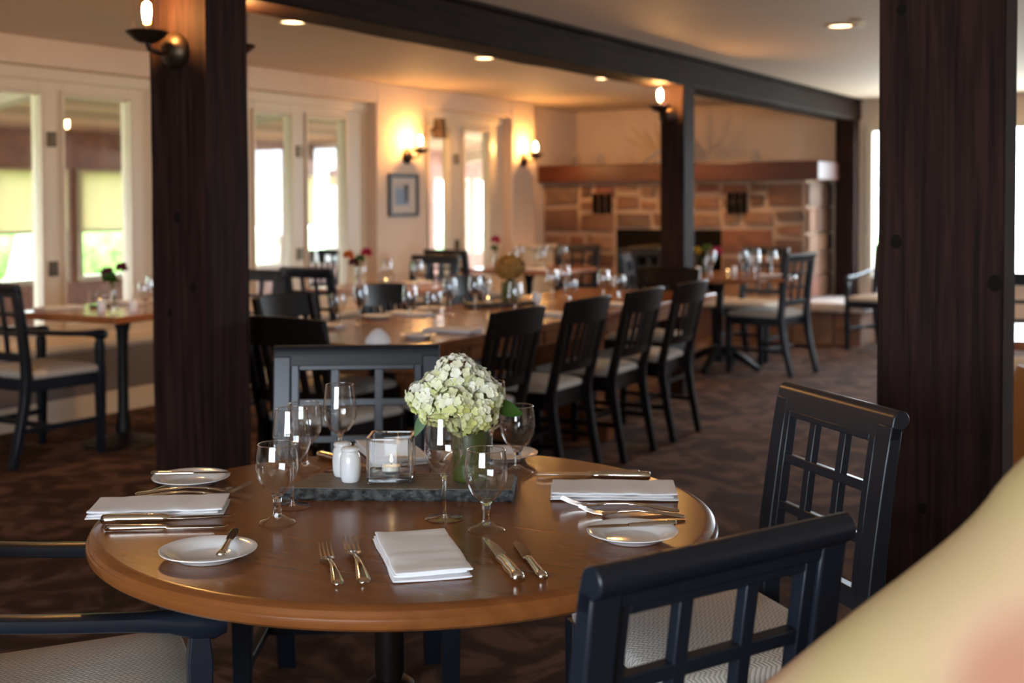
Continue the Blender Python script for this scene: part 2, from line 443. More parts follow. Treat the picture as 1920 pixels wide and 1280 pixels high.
# casement windows of the left wall
def casement(name, y0, y1, panes, extra_hinges):
    w = sroot(name)
    X0, X1 = LX - .17, LX - .10
    fr = MB(); cur = y0
    for a, bb in panes:
        fr.box(X0, X1, cur, a, NZ0, NZ1 - .03); cur = bb
        fr.box(X0, X1, a, bb, NZ0, .58); fr.box(X0, X1, a, bb, 1.985, NZ1 - .03)
    fr.box(X0, X1, cur, y1, NZ0, NZ1 - .03)
    fr.box(X0, X1 + .025, y0, y1, NZ1 - .075, NZ1)
    fr.box(X0, LX + .03, y0, y1, NZ0 - .03, NZ0 + .012)
    fr.build('window_frame', 'white_trim', w, smooth=0, bevel=0.006)
    for a, bb in panes:
        sm = MB()
        t = .022
        sm.box(X1 - .002, X1 + .02, a - t, a, .56, 2.0).box(X1 - .002, X1 + .02, bb, bb + t, .56, 2.0)
        sm.box(X1 - .002, X1 + .02, a - t, bb + t, .535, .56).box(X1 - .002, X1 + .02, a - t, bb + t, 2.0, 2.02)
        sm.build('sash_bead', 'white_trim', w, smooth=0, bevel=0.004)
        MB().box(X0 + .03, X0 + .036, a - .003, bb + .003, .577, 1.988).build('glass_pane', 'window_glass', w, smooth=0)
    yc = (panes[0][1] + panes[1][0]) / 2
    for z in (0.93, 1.72):
        MB().box(X1, X1 + .014, yc - .03, yc + .03, z - .045, z + .045).build('hinge', 'brass_dark', w, smooth=0, bevel=0.003)
    return w
casement('window_1', 4.3, 6.08, [(4.56, 5.115), (5.295, 5.82)], True)
casement('window_2', 6.86, 8.40, [(7.02, 7.435), (7.62, 8.10)], True)
casement('window_3', 9.10, 10.62, [(9.30, 9.635), (9.89, 10.33)], True)
struct(MB().box(LX - .02, LX + .2, 10.66, 11.10, 0, .86).box(LX - .04, LX + .23, 10.63, 11.13, .86, .90).build('trim_1', 'white_trim', smooth=0, bevel=0.008))

# ------------------------------------------------------------------ sun porch beyond the left wall
PX = -9.3
struct(MB().box(PX - .2, LX - .25, 1.0, 17.0, -0.12, 0).build('floor_porch', 'porch_floor_wood', smooth=0))
pc = MB(); pc.c = []
for k in range(22):       # boards run along the porch, stepping down towards its outer wall
    x1 = LX - .25 - k * .142; x0 = x1 - .134
    z = 2.36 - (k * .142) * 0.13; tone = random.uniform(.55, 1.1)
    pc.prism([(x0, z - .0177), (x1, z), (x1, z + .03), (x0, z + .0123)], 1.0, 17.0, 'y'); pc.c += [(.66 * tone, .42 * tone, .28 * tone)] * 8
pc.box(PX, LX - .25, 1.0, 17.0, 2.42, 2.5); pc.c += [(.3, .2, .13)] * 8
struct(pc.build('ceiling_porch', 'plank_wood', smooth=0))
for k, y in enumerate((3.2, 5.9, 8.55, 11.4, 14.2)):
    struct(MB().prism([(PX, 1.80), (LX - .25, 2.22), (LX - .25, 2.36), (PX, 1.95)], y, y + .14, 'y').build('trim_%d' % (k + 2), 'porch_beam', smooth=0))
pw = MB().box(PX - .15, PX, 1.0, 17.0, 0, .60).box(PX - .15, PX, 1.0, 17.0, 1.64, 2.3)
posts = [1.0 + .98 * i for i in range(17)]
for y in posts: pw.box(PX - .15, PX, y, y + .10, .60, 1.64)
struct(pw.build('wall_porch', 'porch_wood', smooth=0))
pe = MB().box(PX, LX - .25, 17.0, 17.1, 0, .6).box(PX, LX - .25, 17.0, 17.1, 1.75, 2.5).box(PX, PX + .3, 17.0, 17.1, .6, 1.75).box(-6.8, LX - .25, 17.0, 17.1, .6, 1.75)
struct(pe.build('wall_porch_end', 'white_trim', smooth=0))
for i, y in enumerate(posts[:-1]):
    w = sroot('window_%d' % (i + 5))
    a, bb = y + .10, y + .98
    fr = MB().box(PX - .10, PX + .02, a, a + .05, .60, 1.64).box(PX - .10, PX + .02, bb - .05, bb, .60, 1.64)
    fr.box(PX - .10, PX + .02, a + .05, bb - .05, .60, .65).box(PX - .10, PX + .02, a + .05, bb - .05, 1.60, 1.64)
    fr.build('window_frame', 'porch_beam', w, smooth=0)
    MB().box(PX - .06, PX - .055, a + .05, bb - .05, .65, 1.60).build('glass_pane', 'window_glass', w, smooth=0)
    if 3 < i < 13:
        bl = MB().box(PX + .03, PX + .034, a + .03, bb - .03, 1.08, 1.63).build('roller_blind', 'blind_cloth', w, smooth=0)
        MB().box(PX + .026, PX + .038, a + .03, bb - .03, 1.055, 1.08).build('hem_bar', 'porch_beam', bl, smooth=0)
# garden outside the porch
struct(MB().box(-60, PX - .2, -40, 60, -0.5, -0.4).build('ground_garden', 'lawn', smooth=0))
def shrub(x, y, r, h, label):
    mb = MB(); rows = 9; nn = 14
    prof = [(0, 0)] + [(1, 0)] * 0
    rings = []
    for i in range(1, rows):
        t = i / rows; rr = r * sin(pi * t) ** .6; zz = h * t
        rings.append([(rr * cos(2 * pi * k / nn) * (1 + .22 * noise.noise((k * .9 + x, i * .8, y))),
                       rr * sin(2 * pi * k / nn) * (1 + .22 * noise.noise((k * .9, i * .8 + y, x))), zz) for k in range(nn)])
    mb.loft(rings)
    o = mb.build('garden_shrub', 'hedge'); o.location = (x, y, -.4)
    return tag(o, label, 'shrub', 'sunlit shrubs outside the porch windows')
for k, (x, y, r, h) in enumerate(((-12.6, 8.0, .8, 2.1), (-13.8, 9.6, 1.0, 2.6), (-13.2, 11.8, .9, 2.0), (-14.5, 14.0, 1.3, 2.8), (-14.5, 6.4, 1.1, 2.5))):
    shrub(x, y, r, h, 'sunlit green shrub in the garden beyond the porch windows')

# ------------------------------------------------------------------ timber posts and beam
def rough_bar(x0, x1, y0, y1, z0, z1, axis, jit, nseg, seed, corner=0.018):
    """Squared timber with worn, wavy arrises along its length."""
    rings = []
    rnd = random.Random(seed)
    a0, a1 = (z0, z1) if axis == 'z' else (y0, y1)
    u0, u1 = x0, x1
    v0, v1 = (y0, y1) if axis == 'z' else (z0, z1)
    for i in range(nseg + 1):
        t = a0 + (a1 - a0) * i / nseg
        ring = []
        for k, (su, sv) in enumerate(((0, 0), (1, 0), (1, 1), (0, 1))):
            c = corner * (0.55 + 0.9 * abs(noise.noise((t * 2.3, k * 7.1 + seed, 0.3))))
            du = jit * noise.noise((t * 1.7, k + seed, 5.0)); dv = jit * noise.noise((t * 1.7, k + seed, 9.0))
            U = (u1 if su else u0) + du; V = (v1 if sv else v0) + dv
            iu = -1 if su else 1; iv = -1 if sv else 1
            a = (U + iu * c, V); b2 = (U, V + iv * c)
            ring += [b2, a] if (su == sv) else [a, b2]
        rings.append([(p, q, t) if axis == 'z' else (p, t, q) for p, q in ring])
    return MB().loft(rings)
def post(name, x0, x1, y0, y1, z0, z1, seed, label, knots):
    p = rough_bar(x0, x1, y0, y1, z0, z1, 'z', .003, 40, seed, .007).build(name, 'post_wood', smooth=30)
    tag(p, label, 'post', 'dark timber posts')
    for (kx, kz, kr) in knots:      # dark knots in the face that looks at the camera
        k = MB().lathe([(0, .0035), (kr * .5, .003), (kr, 0)], 12)
        k.xform(Matrix.Translation((kx, y0 + .0005, kz)) @ Matrix.Rotation(pi / 2, 4, 'X') @ Matrix.Diagonal((1, 1.25, 1, 1)))
        k.build('knot', 'firebox_black', p)
    return p
post('timber_post', -3.593, FX, 3.426, 3.65, 0, 2.115, 3, 'thick dark timber post at left with a lit sconce on its face', [(-3.46, 1.28, .02), (-3.38, 1.02, .018), (-3.5, .92, .015)])
post('timber_post', -3.474, FX, 7.97, 8.162, 0, 2.115, 11, 'slim dark timber post in mid-room behind the long table, with sconce', [])
post('timber_post', -3.489, FX, 12.285, 12.475, 0.386, 2.115, 17, 'far dark timber post standing on the hearth beside the fireplace', [])
post('timber_post', -.817, -.509, 3.27, 3.45, 0, CZ, 23, 'wide dark timber post at right in front of the far window', [(-.76, 1.82, .013), (-.77, 1.23, .016), (-.53, 1.13, .02), (-.70, .55, .012)])
bm_ = rough_bar(-3.56, FX + .012, -2.4, 12.49, 2.115, 2.30, 'y', .008, 150, 31, .017).build('ceiling_beam', 'beam_wood', smooth=30)
tag(bm_, 'long rough-hewn dark ceiling beam resting on the posts', 'beam')
MB().box(-3.60, FX + .03, -2.4, 12.49, 2.30, CZ - .001).build('packing_board', 'post_wood', bm_, smooth=0)

# ------------------------------------------------------------------ fireplace
def split_rect(x0, x1, z0, z1, out, rnd, depth=0):
    w, h = x1 - x0, z1 - z0
    if (w < .42 and h < .26) or depth > 7 or (w < .55 and h < .32 and rnd.random() < .3): out.append((x0, x1, z0, z1)); return
    if (w / h > 1.3 and rnd.random() < .85) or h < .2:
        s_ = x0 + w * rnd.uniform(.35, .65); split_rect(x0, s_, z0, z1, out, rnd, depth + 1); split_rect(s_, x1, z0, z1, out, rnd, depth + 1)
    else:
        s_ = z0 + h * rnd.uniform(.36, .64); split_rect(x0, x1, z0, s_, out, rnd, depth + 1); split_rect(x0, x1, s_, z1, out, rnd, depth + 1)
FPY = 11.7; FX0, FX1 = -6.44, -3.60
fp = thing('fireplace', 'wide stone fireplace with a red-brown timber mantel at far end', 'fireplace', (0, 0, 0))
cor = MB()
OX0, OX1, OZ1 = -5.594, -4.445, 1.038
cor.box(FX0, OX0, FPY, FY, 0, 1.52).box(OX1, FX1, FPY, FY, 0, 1.52).box(OX0, OX1, FPY, FY, OZ1, 1.52).box(OX0, OX1, FY - .1, FY, 0, OZ1)
cor.build('mortar_bed', 'mortar', fp, smooth=0)
rnd = random.Random(5)
cells = []
split_rect(FX0, OX0, .385, 1.52, cells, rnd); split_rect(OX1, FX1, .385, 1.52, cells, rnd); split_rect(OX0, OX1, OZ1, 1.52, cells, rnd)
slits = []
for sx0, sx1 in ((-5.858, -5.625), (-4.39, -4.172)):
    for k in range(3):
        a = sx0 + (sx1 - sx0) * k / 3 + .012; slits.append((a, a + .05, 1.2, 1.407))
stn = MB(); stn.c = []
pal = [(.17, .085, .05), (.22, .105, .06), (.14, .07, .045), (.26, .135, .075), (.22, .085, .05), (.16, .095, .065), (.28, .15, .09)]
def stone_block(q, depthdir):
    col = rnd.choice(pal); j = rnd.uniform(.85, 1.15); col = tuple(c * j for c in col)
    n0 = len(stn.v); stn.loft(q); stn.c += [col] * (len(stn.v) - n0)
for (a, bb, c, d) in cells:
    g = .019
    a += g; bb -= g; c += g; d -= g
    q = [(a + rnd.uniform(-.012, .02), c + rnd.uniform(-.01, .02)), (bb - rnd.uniform(-.012, .02), c + rnd.uniform(-.01, .02)),
         (bb - rnd.uniform(-.012, .02), d - rnd.uniform(-.01, .02)), (a + rnd.uniform(-.012, .02), d - rnd.uniform(-.01, .02))]
    cx = sum(p[0] for p in q) / 4; cz = sum(p[1] for p in q) / 4
    pr = rnd.uniform(.014, .035)
    sh = lambda k: [(cx + (p[0] - cx) * k, p[1] * k + cz * (1 - k)) for p in q]
    stone_block([[(x, FPY + .005, z) for x, z in q], [(x, FPY - pr * .7, z) for x, z in q], [(x, FPY - pr, z) for x, z in sh(.88)]], 0)
z = .385
while z < 1.5:                       # dressed blocks round the right-hand corner
    h = min(rnd.uniform(.16, .3), 1.52 - z)
    y = FPY
    while y < FY - .02:
        d = min(rnd.uniform(.25, .45), FY - y)
        q = [(y + .012, z + .012), (y + d - .012, z + .012), (y + d - .012, z + h - .012), (y + .012, z + h - .012)]
        stone_block([[(FX1 - .005, a, c) for a, c in q], [(FX1 + .02, a, c) for a, c in q], [(FX1 + .03, a * .96 + (y + d / 2) * .04, c * .96 + (z + h / 2) * .04) for a, c in q]], 1)
        y += d
    z += h
stn.build('stonework', 'stone', fp, smooth=30)
for (a, bb, c, d) in slits:
    MB().box(a, bb, FPY - .042, FPY + .01, c, d).build('vent_slot', 'firebox_black', fp, smooth=0)
MB().box(OX0, OX1, FY - .14, FY - .1, .385, OZ1).box(OX0, OX0 + .02, FPY + .02, FY - .1, .385, OZ1).box(OX1 - .02, OX1, FPY + .02, FY - .1, .385, OZ1).box(OX0, OX1, FPY + .01, FPY + .05, .80, OZ1).build('firebox', 'firebox_black', fp, smooth=0)
MB().box(-6.44, -3.44, FPY - .14, FY - .02, 1.52, 1.70).build('mantel', 'mantel_wood', fp, smooth=0, bevel=0.012)
MB().box(-6.44, -2.95, FPY - .32, FY - .01, .30, .385).build('hearth_slab', 'hearth_stone', fp, smooth=0, bevel=0.02)
hb = MB(); hb.c = []
x = -6.44
while x < -3.2:
    w_ = min(rnd.uniform(.28, .5), -3.0 - x)
    n0 = len(hb.v); hb.box(x + .008, x + w_ - .008, FPY - .27, FY - .02, 0, .30); col = rnd.choice(pal); hb.c += [col] * 8
    x += w_
hb.build('hearth_base', 'stone', fp, smooth=0)
fs = thing('fire_screen', 'dark metal fire screen with arched top in front of the firebox', 'fire screen', (-5.05, FPY - .2, .385))
MB().tube([(-.42, 0, 0), (-.42, 0, .40), (-.3, 0, .47), (0, 0, .50), (.3, 0, .47), (.42, 0, .40), (.42, 0, 0)], .012, 8).build('frame', 'brass_dark', fs)
sc_ = MB()
for k in range(13): sc_.bar((-.40 + k * .0667, 0, .0), (-.40 + k * .0667, 0, .42), .006, .006, (0, 1, 0))
for k in range(7): sc_.bar((-.41, 0, .02 + k * .065), (.41, 0, .02 + k * .065), .006, .006)
sc_.build('mesh_grille', 'iron', fs, smooth=0)

# ------------------------------------------------------------------ sconces, downlights, picture
def make_sconce():
    # backplate on the plane y = 0, arm reaching towards -y; the dish is at z = +0.02
    t = thing('wall_sconce', '', 'sconce'); t.scale = (1.27, 1.27, 1.27)
    M = Matrix.Rotation(pi / 2, 4, 'X')
    MB().lathe([(0, .035), (.02, .032), (.045, .018), (.055, .006), (.055, 0), (0, 0)], 28).xform(M).build('backplate', 'bronze', t)
    MB().tube([(0, -.02, .0), (0, -.06, -.012), (0, -.10, -.005), (0, -.11, .015)], .008, 10).build('arm', 'bronze', t)
    MB().lathe([(0, .0), (.02, .0), (.034, .006), (.058, .026), (.062, .03), (.060, .034), (.035, .022), (.012, .02), (0, .02)], 28, (0, -.11, .012)).build('dish', 'bronze', t)
    MB().lathe([(0, .0), (.012, 0), (.012, .028), (0, .028)], 16, (0, -.11, .036)).build('bulb_socket', 'brass_dark', t)
    b = MB().lathe([(.0, .0), (.009, .002), (.013, .02), (.021, .045), (.022, .06), (.016, .078), (0, .086)], 20, (0, -.11, .062)).build('bulb', 'bulb_glass', t)
    MB().lathe([(0, 0), (.010, .004), (.0125, .03), (.010, .05), (0, .056)], 16, (0, -.11, .075)).build('filament', 'filament_glow', b)
    MB().lathe([(.040, 0), (.0405, .005), (.0405, .165), (.039, .170)], 32, (0, -.11, .042)).build('glass_chimney', 'glass_thin', t)
    return t
SK = Kind(make_sconce())
def sconce(loc, rz, label):
    return SK.put(loc, rz, label, 'bronze candle sconces')
sconce((-3.455, 3.426, 1.90), 0, 'lit bronze sconce on the left face of the near timber post')
sconce((-3.49, 3.65, 1.905), pi, 'bronze sconce on the rear of the near timber post, mostly hidden')
sconce((-3.415, 7.97, 1.915), 0, 'lit bronze sconce on the mid-room timber post under the beam')
sconce((LX, 8.83, 1.72), pi / 2, 'lit bronze sconce above the framed picture')
sconce((LX, 10.84, 1.735), pi / 2, 'lit bronze sconce on the white pier beside the fireplace')

def make_downlight():
    t = thing('ceiling_downlight', '', 'ceiling light')
    MB().lathe([(.066, -.001), (.085, -.001), (.088, -.006), (.07, -.009), (.064, -.004)], 32).build('trim_ring', 'white_trim', t)
    MB().lathe([(0, -.0015), (.064, -.003)], 28).build('lamp_face', 'downlight_glow', t)
    d = bpy.data.lights.new('downlight_beam', 'SPOT'); d.energy = 50; d.color = WARM
    d.spot_size = radians(125); d.spot_blend = 0.6; d.shadow_soft_size = 0.05
    o = bpy.data.objects.new('downlight_beam', d); COL.objects.link(o); o.location = (0, 0, -.012); o.parent = t
    return t
DL = Kind(make_downlight())
for (x, y, lab) in ((-4.50, 5.34, 'recessed ceiling light left of the beam, nearest the near post'),
                    (-4.53, 7.38, 'recessed ceiling light left of the beam, half hidden by its edge'),
                    (-4.47, 9.11, 'recessed ceiling light just left of the mid-room post'),
                    (-1.98, 7.08, 'recessed ceiling light on the right side of the room'),
                    (-4.6, 11.0, 'recessed ceiling light in front of the fireplace'),
                    (-1.9, 10.3, 'recessed ceiling light before the far window')):
    DL.put((x, y, CZ), 0, lab, 'recessed ceiling lights')
sd = thing('smoke_detector', 'small white round detector on the ceiling beside the right light', 'detector', (-1.86, 6.98, CZ))
MB().lathe([(0, -.03), (.03, -.028), (.042, -.012), (.045, -.001)], 24).build('housing', 'white_trim', sd)

pt = thing('framed_picture', 'small dark framed picture hung under a wall sconce', 'picture', (LX, 8.765, 1.385))
fm = MB(); w_, h_, t_ = .215, .183, .032
for (y0, y1, z0, z1) in ((-w_, w_, h_ - t_, h_), (-w_, w_, -h_, -h_ + t_), (-w_, -w_ + t_, -h_ + t_, h_ - t_), (w_ - t_, w_, -h_ + t_, h_ - t_)):
    fm.box(.001, .024, y0, y1, z0, z1)
fm.build('frame', 'black_frame', pt, smooth=0, bevel=0.003)
MB().box(.001, .010, -w_ + t_, w_ - t_, -h_ + t_, h_ - t_).build('mat_board', 'mat_board', pt, smooth=0)
MB().box(.010, .012, -.125, .075, -.085, .10).build('print', 'photo_blue', pt, smooth=0)
MB().box(.012, .0135, .005, .07, -.06, .085).build('print', 'photo_dark', pt, smooth=0)
MB().box(.012, .0135, -.125, .075, .06, .10).build('print', 'photo_sand', pt, smooth=0)

sl = thing('shaded_lamp', 'small dark-shaded wall lamp at the top left of the third window', 'lamp', (-6.11, 9.10, 1.97))
MB().tube([(0, .0, -.02), (0, .05, -.03), (0, .105, -.02), (0, .105, .03)], .007, 8).build('arm', 'bronze', sl)
MB().lathe([(.052, .085), (.064, -.085), (.062, -.085), (.050, .085)], 28, (0, .105, 0)).build('lamp_shade', 'shade_fabric', sl, smooth=50)
MB().lathe([(0, 0), (.025, 0), (.025, .008), (0, .01)], 16).xform(Matrix.Translation((0, 0, -.02)) @ Matrix.Rotation(-pi / 2, 4, 'X')).build('backplate', 'bronze', sl)

# ------------------------------------------------------------------ chairs (front faces local -y, origin on the floor under the seat)
def seat_cushion(wf, wb, y0, y1, z0, z1, rc=.04, dome=.018):
    """Upholstered seat: rounded trapezoid with a soft domed top."""
    def outline(k, inset):
        pts = []
        cs = [(-wf / 2, y0, 180), (wf / 2, y0, 270), (wb / 2, y1, 0), (-wb / 2, y1, 90)]
        for (cx, cy, a0) in cs:
            sx_ = 1 if cx > 0 else -1; sy_ = 1 if cy == y1 else -1
            ox, oy = cx - sx_ * (rc + inset * 0), cy - sy_ * rc
            for i in range(5):
                a = radians(a0 + i * 22.5)
                pts.append((ox + cos(a) * rc, oy + sin(a) * rc))
        cx = 0; cy = (y0 + y1) / 2
        sxk = 1 - inset / (wf / 2); syk = 1 - inset / ((y1 - y0) / 2)
        return [(x * sxk, cy + (y - cy) * syk) for x, y in pts]
    h = z1 - z0
    lv = [(.010, z0), (.001, z0 + .25 * h), (0, z0 + .55 * h), (.006, z0 + .85 * h), (.016, z1), (.05, z1 + dome * .5), (.10, z1 + dome * .85), (.17, z1 + dome)]
    return MB().loft([[(x, y, z) for x, y in outline(0, i)] for i, z in lv])
def side_profile(cl, th):
    """Closed outline (y, z) of a member that follows centreline cl with thickness th."""
    L, R = [], []
    for i, (y, z) in enumerate(cl):
        a = cl[max(i - 1, 0)]; b2 = cl[min(i + 1, len(cl) - 1)]
        d = Vector((b2[0] - a[0], b2[1] - a[1])).normalized()
        t = th[i] if hasattr(th, '__len__') else th
        L.append((y - d.y * t / 2, z + d.x * t / 2)); R.append((y + d.y * t / 2, z - d.x * t / 2))
    return L + R[::-1]
def yb(z):      # centreline of the lattice back above the seat
    return .222 + max(0, z - .44) ** 1.5 * .17
def make_lattice_chair(arms, paint='navy_paint'):
    t = thing('lattice_back_armchair' if arms else 'lattice_back_chair', '', 'armchair' if arms else 'chair')
    HW = .213; SW = .046
    seat_cushion(.485, .43, -.235, .205, .435, .475).build('seat', 'seat_cloth', t, smooth=60)
    fr = MB()
    fr.prism([(-.23, .375), (-.205, .375), (-.205, .437), (-.23, .437)], -.225, .225)
    fr.box(-.205, .205, .19, .212, .375, .437)
    for s_ in (-1, 1): fr.bar((s_ * .222, -.215, .406), (s_ * .203, .205, .406), .024, .062)
    fr.build('seat_frame', paint, t, smooth=0, bevel=.003)
    cl = [(.315, 0), (.272, .16), (.236, .32), (.222, .44)] + [(yb(z), z) for z in (.54, .64, .74, .82, .90)]
    for s_ in (-1, 1):
        MB().prism(side_profile(cl, [.034, .038, .044, .046, .04, .036, .032, .030, .028]), s_ * (HW - SW) if s_ > 0 else -HW, s_ * HW if s_ > 0 else -(HW - SW)).build('rear_leg', paint, t, smooth=25, bevel=.004)
        lg = MB()
        top = .655 if arms else .437
        x0 = s_ * .232
        rows = [(.016, 0), (.021, .25), (.022, .375), (.022, .44)] + ([(.019, .50), (.021, .57), (.016, .615), (.016, .63)] if arms else [(.022, top)])
        lg.loft([[(x0 + i * r, -.212 + j * r, z) for i, j in ((-1, -1), (1, -1), (1, 1), (-1, 1))] for r, z in rows])
        lg.build('front_leg', paint, t, smooth=25, bevel=.003)
        MB().bar((x0, -.21, .185), (s_ * .21, .262, .185), .020, .028).build('stretcher', paint, t, smooth=0, bevel=.002)
        if arms:
            a = MB(); rings = []
            for (y, z, w2, h2) in ((.245, .686, .020, .014), (.15, .675, .021, .014), (.03, .660, .022, .014), (-.10, .647, .023, .015), (-.16, .641, .026, .018), (-.20, .634, .028, .026), (-.235, .631, .027, .027), (-.256, .630, .018, .019)):
                rings.append([(x0 + w2 * cos(2 * pi * k / 12) * (1 if abs(cos(2 * pi * k / 12)) < .9 else .97), y, z + h2 * (abs(sin(2 * pi * k / 12)) ** .6) * (1 if sin(2 * pi * k / 12) > 0 else -1)) for k in range(12)])
            a.loft(rings); a.build('armrest', paint, t, smooth=50)
    MB().bar((-.221, .09, .185), (.221, .09, .185), .020, .028).build('stretcher', paint, t, smooth=0, bevel=.002)
    # scrolled top rail
    yc, zc, r = yb(.90) + .010, .911, .019
    poly = [(yb(.872) - .014, .872), (yb(.90) - .012, .90)]
    for k in range(15):
        a = radians(165 - k * 17); poly.append((yc + r * cos(a), zc + r * sin(a)))
    poly += [(yb(.89) + .012, .888), (yb(.872) + .012, .872)]
    MB().prism(poly, -HW, HW).build('top_rail', paint, t, smooth=35, bevel=.003)
    # lattice
    IX = HW - SW
    lt = MB()
    for s_ in (-1, 1):
        c = [(yb(z) - .004, z) for z in (.560, .64, .75, .876)]
        lt.prism(side_profile(c, .022), s_ * (IX - .02) if s_ > 0 else -IX, s_ * IX if s_ > 0 else -(IX - .02))
        x = s_ * IX / 3
        lt.prism(side_profile(c, .018), x - .011, x + .011)
    def hb_(z, h, x0, x1, th=.018, off=-.004):
        c = [(yb(z - h / 2) + off, z - h / 2), (yb(z + h / 2) + off, z + h / 2)]
        lt.prism(side_profile(c, th), x0, x1)
    hb_(.868, .014, -IX + .02, IX - .02, .022)
    for z in (.772, .670): hb_(z, .020, -IX + .02, IX - .02)
    lt.build('lattice', paint, t, smooth=20, bevel=.002)
    lr = MB(); c = [(yb(.53), .53), (yb(.572), .572)]
    lr.prism(side_profile(c, .028), -IX, IX); lr.build('lower_rail', paint, t, smooth=0, bevel=.003)
    return t
def make_slat_chair(wood='black_wood'):
    t = thing('slat_back_chair', '', 'chair')
    seat_cushion(.45, .40, -.225, .20, .435, .47).build('seat', 'seat_cloth', t, smooth=60)
    fr = MB(); fr.box(-.205, .205, -.215, -.192, .36, .437).box(-.18, .18, .178, .2, .36, .437)
    for s_ in (-1, 1): fr.bar((s_ * .205, -.205, .398), (s_ * .182, .19, .398), .024, .077)
    fr.build('seat_frame', wood, t, smooth=0, bevel=.003)
    def yb2(z): return .215 + max(0, z - .44) * .24
    HW = .20
    cl = [(.285, 0), (.245, .2), (.218, .36), (.215, .44)] + [(yb2(z), z) for z in (.6, .75, .87)]
    for s_ in (-1, 1):
        lo = MB()
        lp = side_profile(cl, [.032, .038, .044, .044, .036, .032, .028])
        lo.prism(lp, s_ * (HW - .032) if s_ > 0 else -HW, s_ * HW if s_ > 0 else -(HW - .032))
        # backs flare outward towards the top
        lo.v = [(x * (1 + .10 * max(0, z - .44) / .44), y, z) for x, y, z in lo.v]
        lo.build('rear_leg', wood, t, smooth=25, bevel=.003)
        MB().loft([[(s_ * .208 + i * r, -.203 + j * r, z) for i, j in ((-1, -1), (1, -1), (1, 1), (-1, 1))] for r, z in ((.015, 0), (.02, .3), (.021, .437))]).build('front_leg', wood, t, smooth=25, bevel=.003)
        MB().bar((s_ * .208, -.2, .19), (s_ * .185, .24, .19), .018, .024).build('stretcher', wood, t, smooth=0)
    MB().bar((-.198, .03, .19), (.198, .03, .19), .018, .024).build('stretcher', wood, t, smooth=0)
    # curved crest rail, bowed away from the sitter
    N = 12; rings = []
    for i in range(N + 1):
        u = -1 + 2 * i / N; bow = .035 * (1 - u * u)
        top = .875 + .012 * (1 - u * u)
        rg = []
        for (dz, th) in ((.765, -1), (top - .006, -1), (top, -.4), (top, .6), (top - .006, 1), (.765, 1)):
            rg.append((u * .222, yb2(min(dz, .88)) + bow + th * .012, dz))
        rings.append(rg)
    MB().loft(rings).build('crest_rail', wood, t, smooth=35)
    lr = MB(); rings = []
    for i in range(N + 1):
        u = -1 + 2 * i / N; bow = .022 * (1 - u * u)
        rings.append([(u * .172, yb2(z) + bow + th * .010, z) for z, th in ((.535, -1), (.58, -1), (.58, 1), (.535, 1))])
    lr.loft(rings).build('lower_rail', wood, t, smooth=35)
    for k in range(6):
        u = -1 + 2 * (k + .5) / 6; bow = .028 * (1 - u * u)
        c = [(yb2(z) + bow, z) for z in (.57, .67, .775)]
        MB().prism(side_profile(c, .010), u * .172 - .016, u * .172 + .016).build('slat', wood, t, smooth=20)
    return t
LC = Kind(make_lattice_chair(False)); LA = Kind(make_lattice_chair(True)); SL = Kind(make_slat_chair())
def face(fx, fy): return atan2(fx, -fy)
def by_back(kind, bx, by, fx, fy, label, group=None, back=.30):
    n_ = hypot(fx, fy); fx /= n_; fy /= n_
    return kind.put((bx + fx * back, by + fy * back, 0), face(fx, fy), label, group)
# round table
by_back(LC, -.523, 1.431, -.905, .425, 'navy lattice-back chair in the right foreground, seen from behind')
by_back(LC, -.717, 2.612, -.656, -.755, 'navy lattice-back chair at the right of the round table before the wide post')
bc = by_back(LC, -2.185, 2.861, .56, -.83, 'navy lattice-back chair facing the camera behind the hydrangea'); bc.scale = (1.10, 1, 1)
LA.put((-1.822, 1.512, 0), face(.62, .785), 'navy armchair at the left edge of the round table, two arms in view')
# window tables
LA.put((-5.493, 4.43, 0), face(0, 1), 'dark armchair with cream seat at the window table, far left')
by_back(LC, -5.12, 5.74, 0, -1, 'dark lattice-back chair partly hidden behind the near post', 'lattice-back chairs at the window tables')
by_back(LC, -5.0, 6.02, .05, 1, 'dark lattice-back chair with its back to us before the middle window', 'lattice-back chairs at the window tables')
by_back(LC, -5.25, 7.86, 0, -1, 'dark lattice-back chair facing us under the framed picture', 'lattice-back chairs at the window tables')
by_back(LC, -5.76, 8.74, 0, 1, 'dark lattice-back chair with its back against the third window', 'lattice-back chairs at the window tables')
by_back(LC, -5.33, 10.36, .1, -1, 'dark lattice-back chair in front of the left end of the fireplace', 'lattice-back chairs at the window tables')
# fireside table
by_back(LC, -2.90, 9.36, -.976, .216, 'dark lattice-back chair at the right of the fireside table', 'chairs at the fireside table')
by_back(LC, -3.55, 10.42, -.1, -1, 'dark lattice-back chair behind the fireside table, facing the camera', 'chairs at the fireside table')
by_back(LC, -4.45, 9.80, .55, -.85, 'dark lattice-back chair left of the mid-room post before the firebox', 'chairs at the fireside table')
by_back(LC, -4.15, 8.80, 1, .3, 'dark lattice-back chair left of the fireside table, its back behind the mid-room post', 'chairs at the fireside table')
LA.put((-2.76, 11.25, 0), face(-.22, -1), 'dark armchair under the far window, half hidden by the wide post')
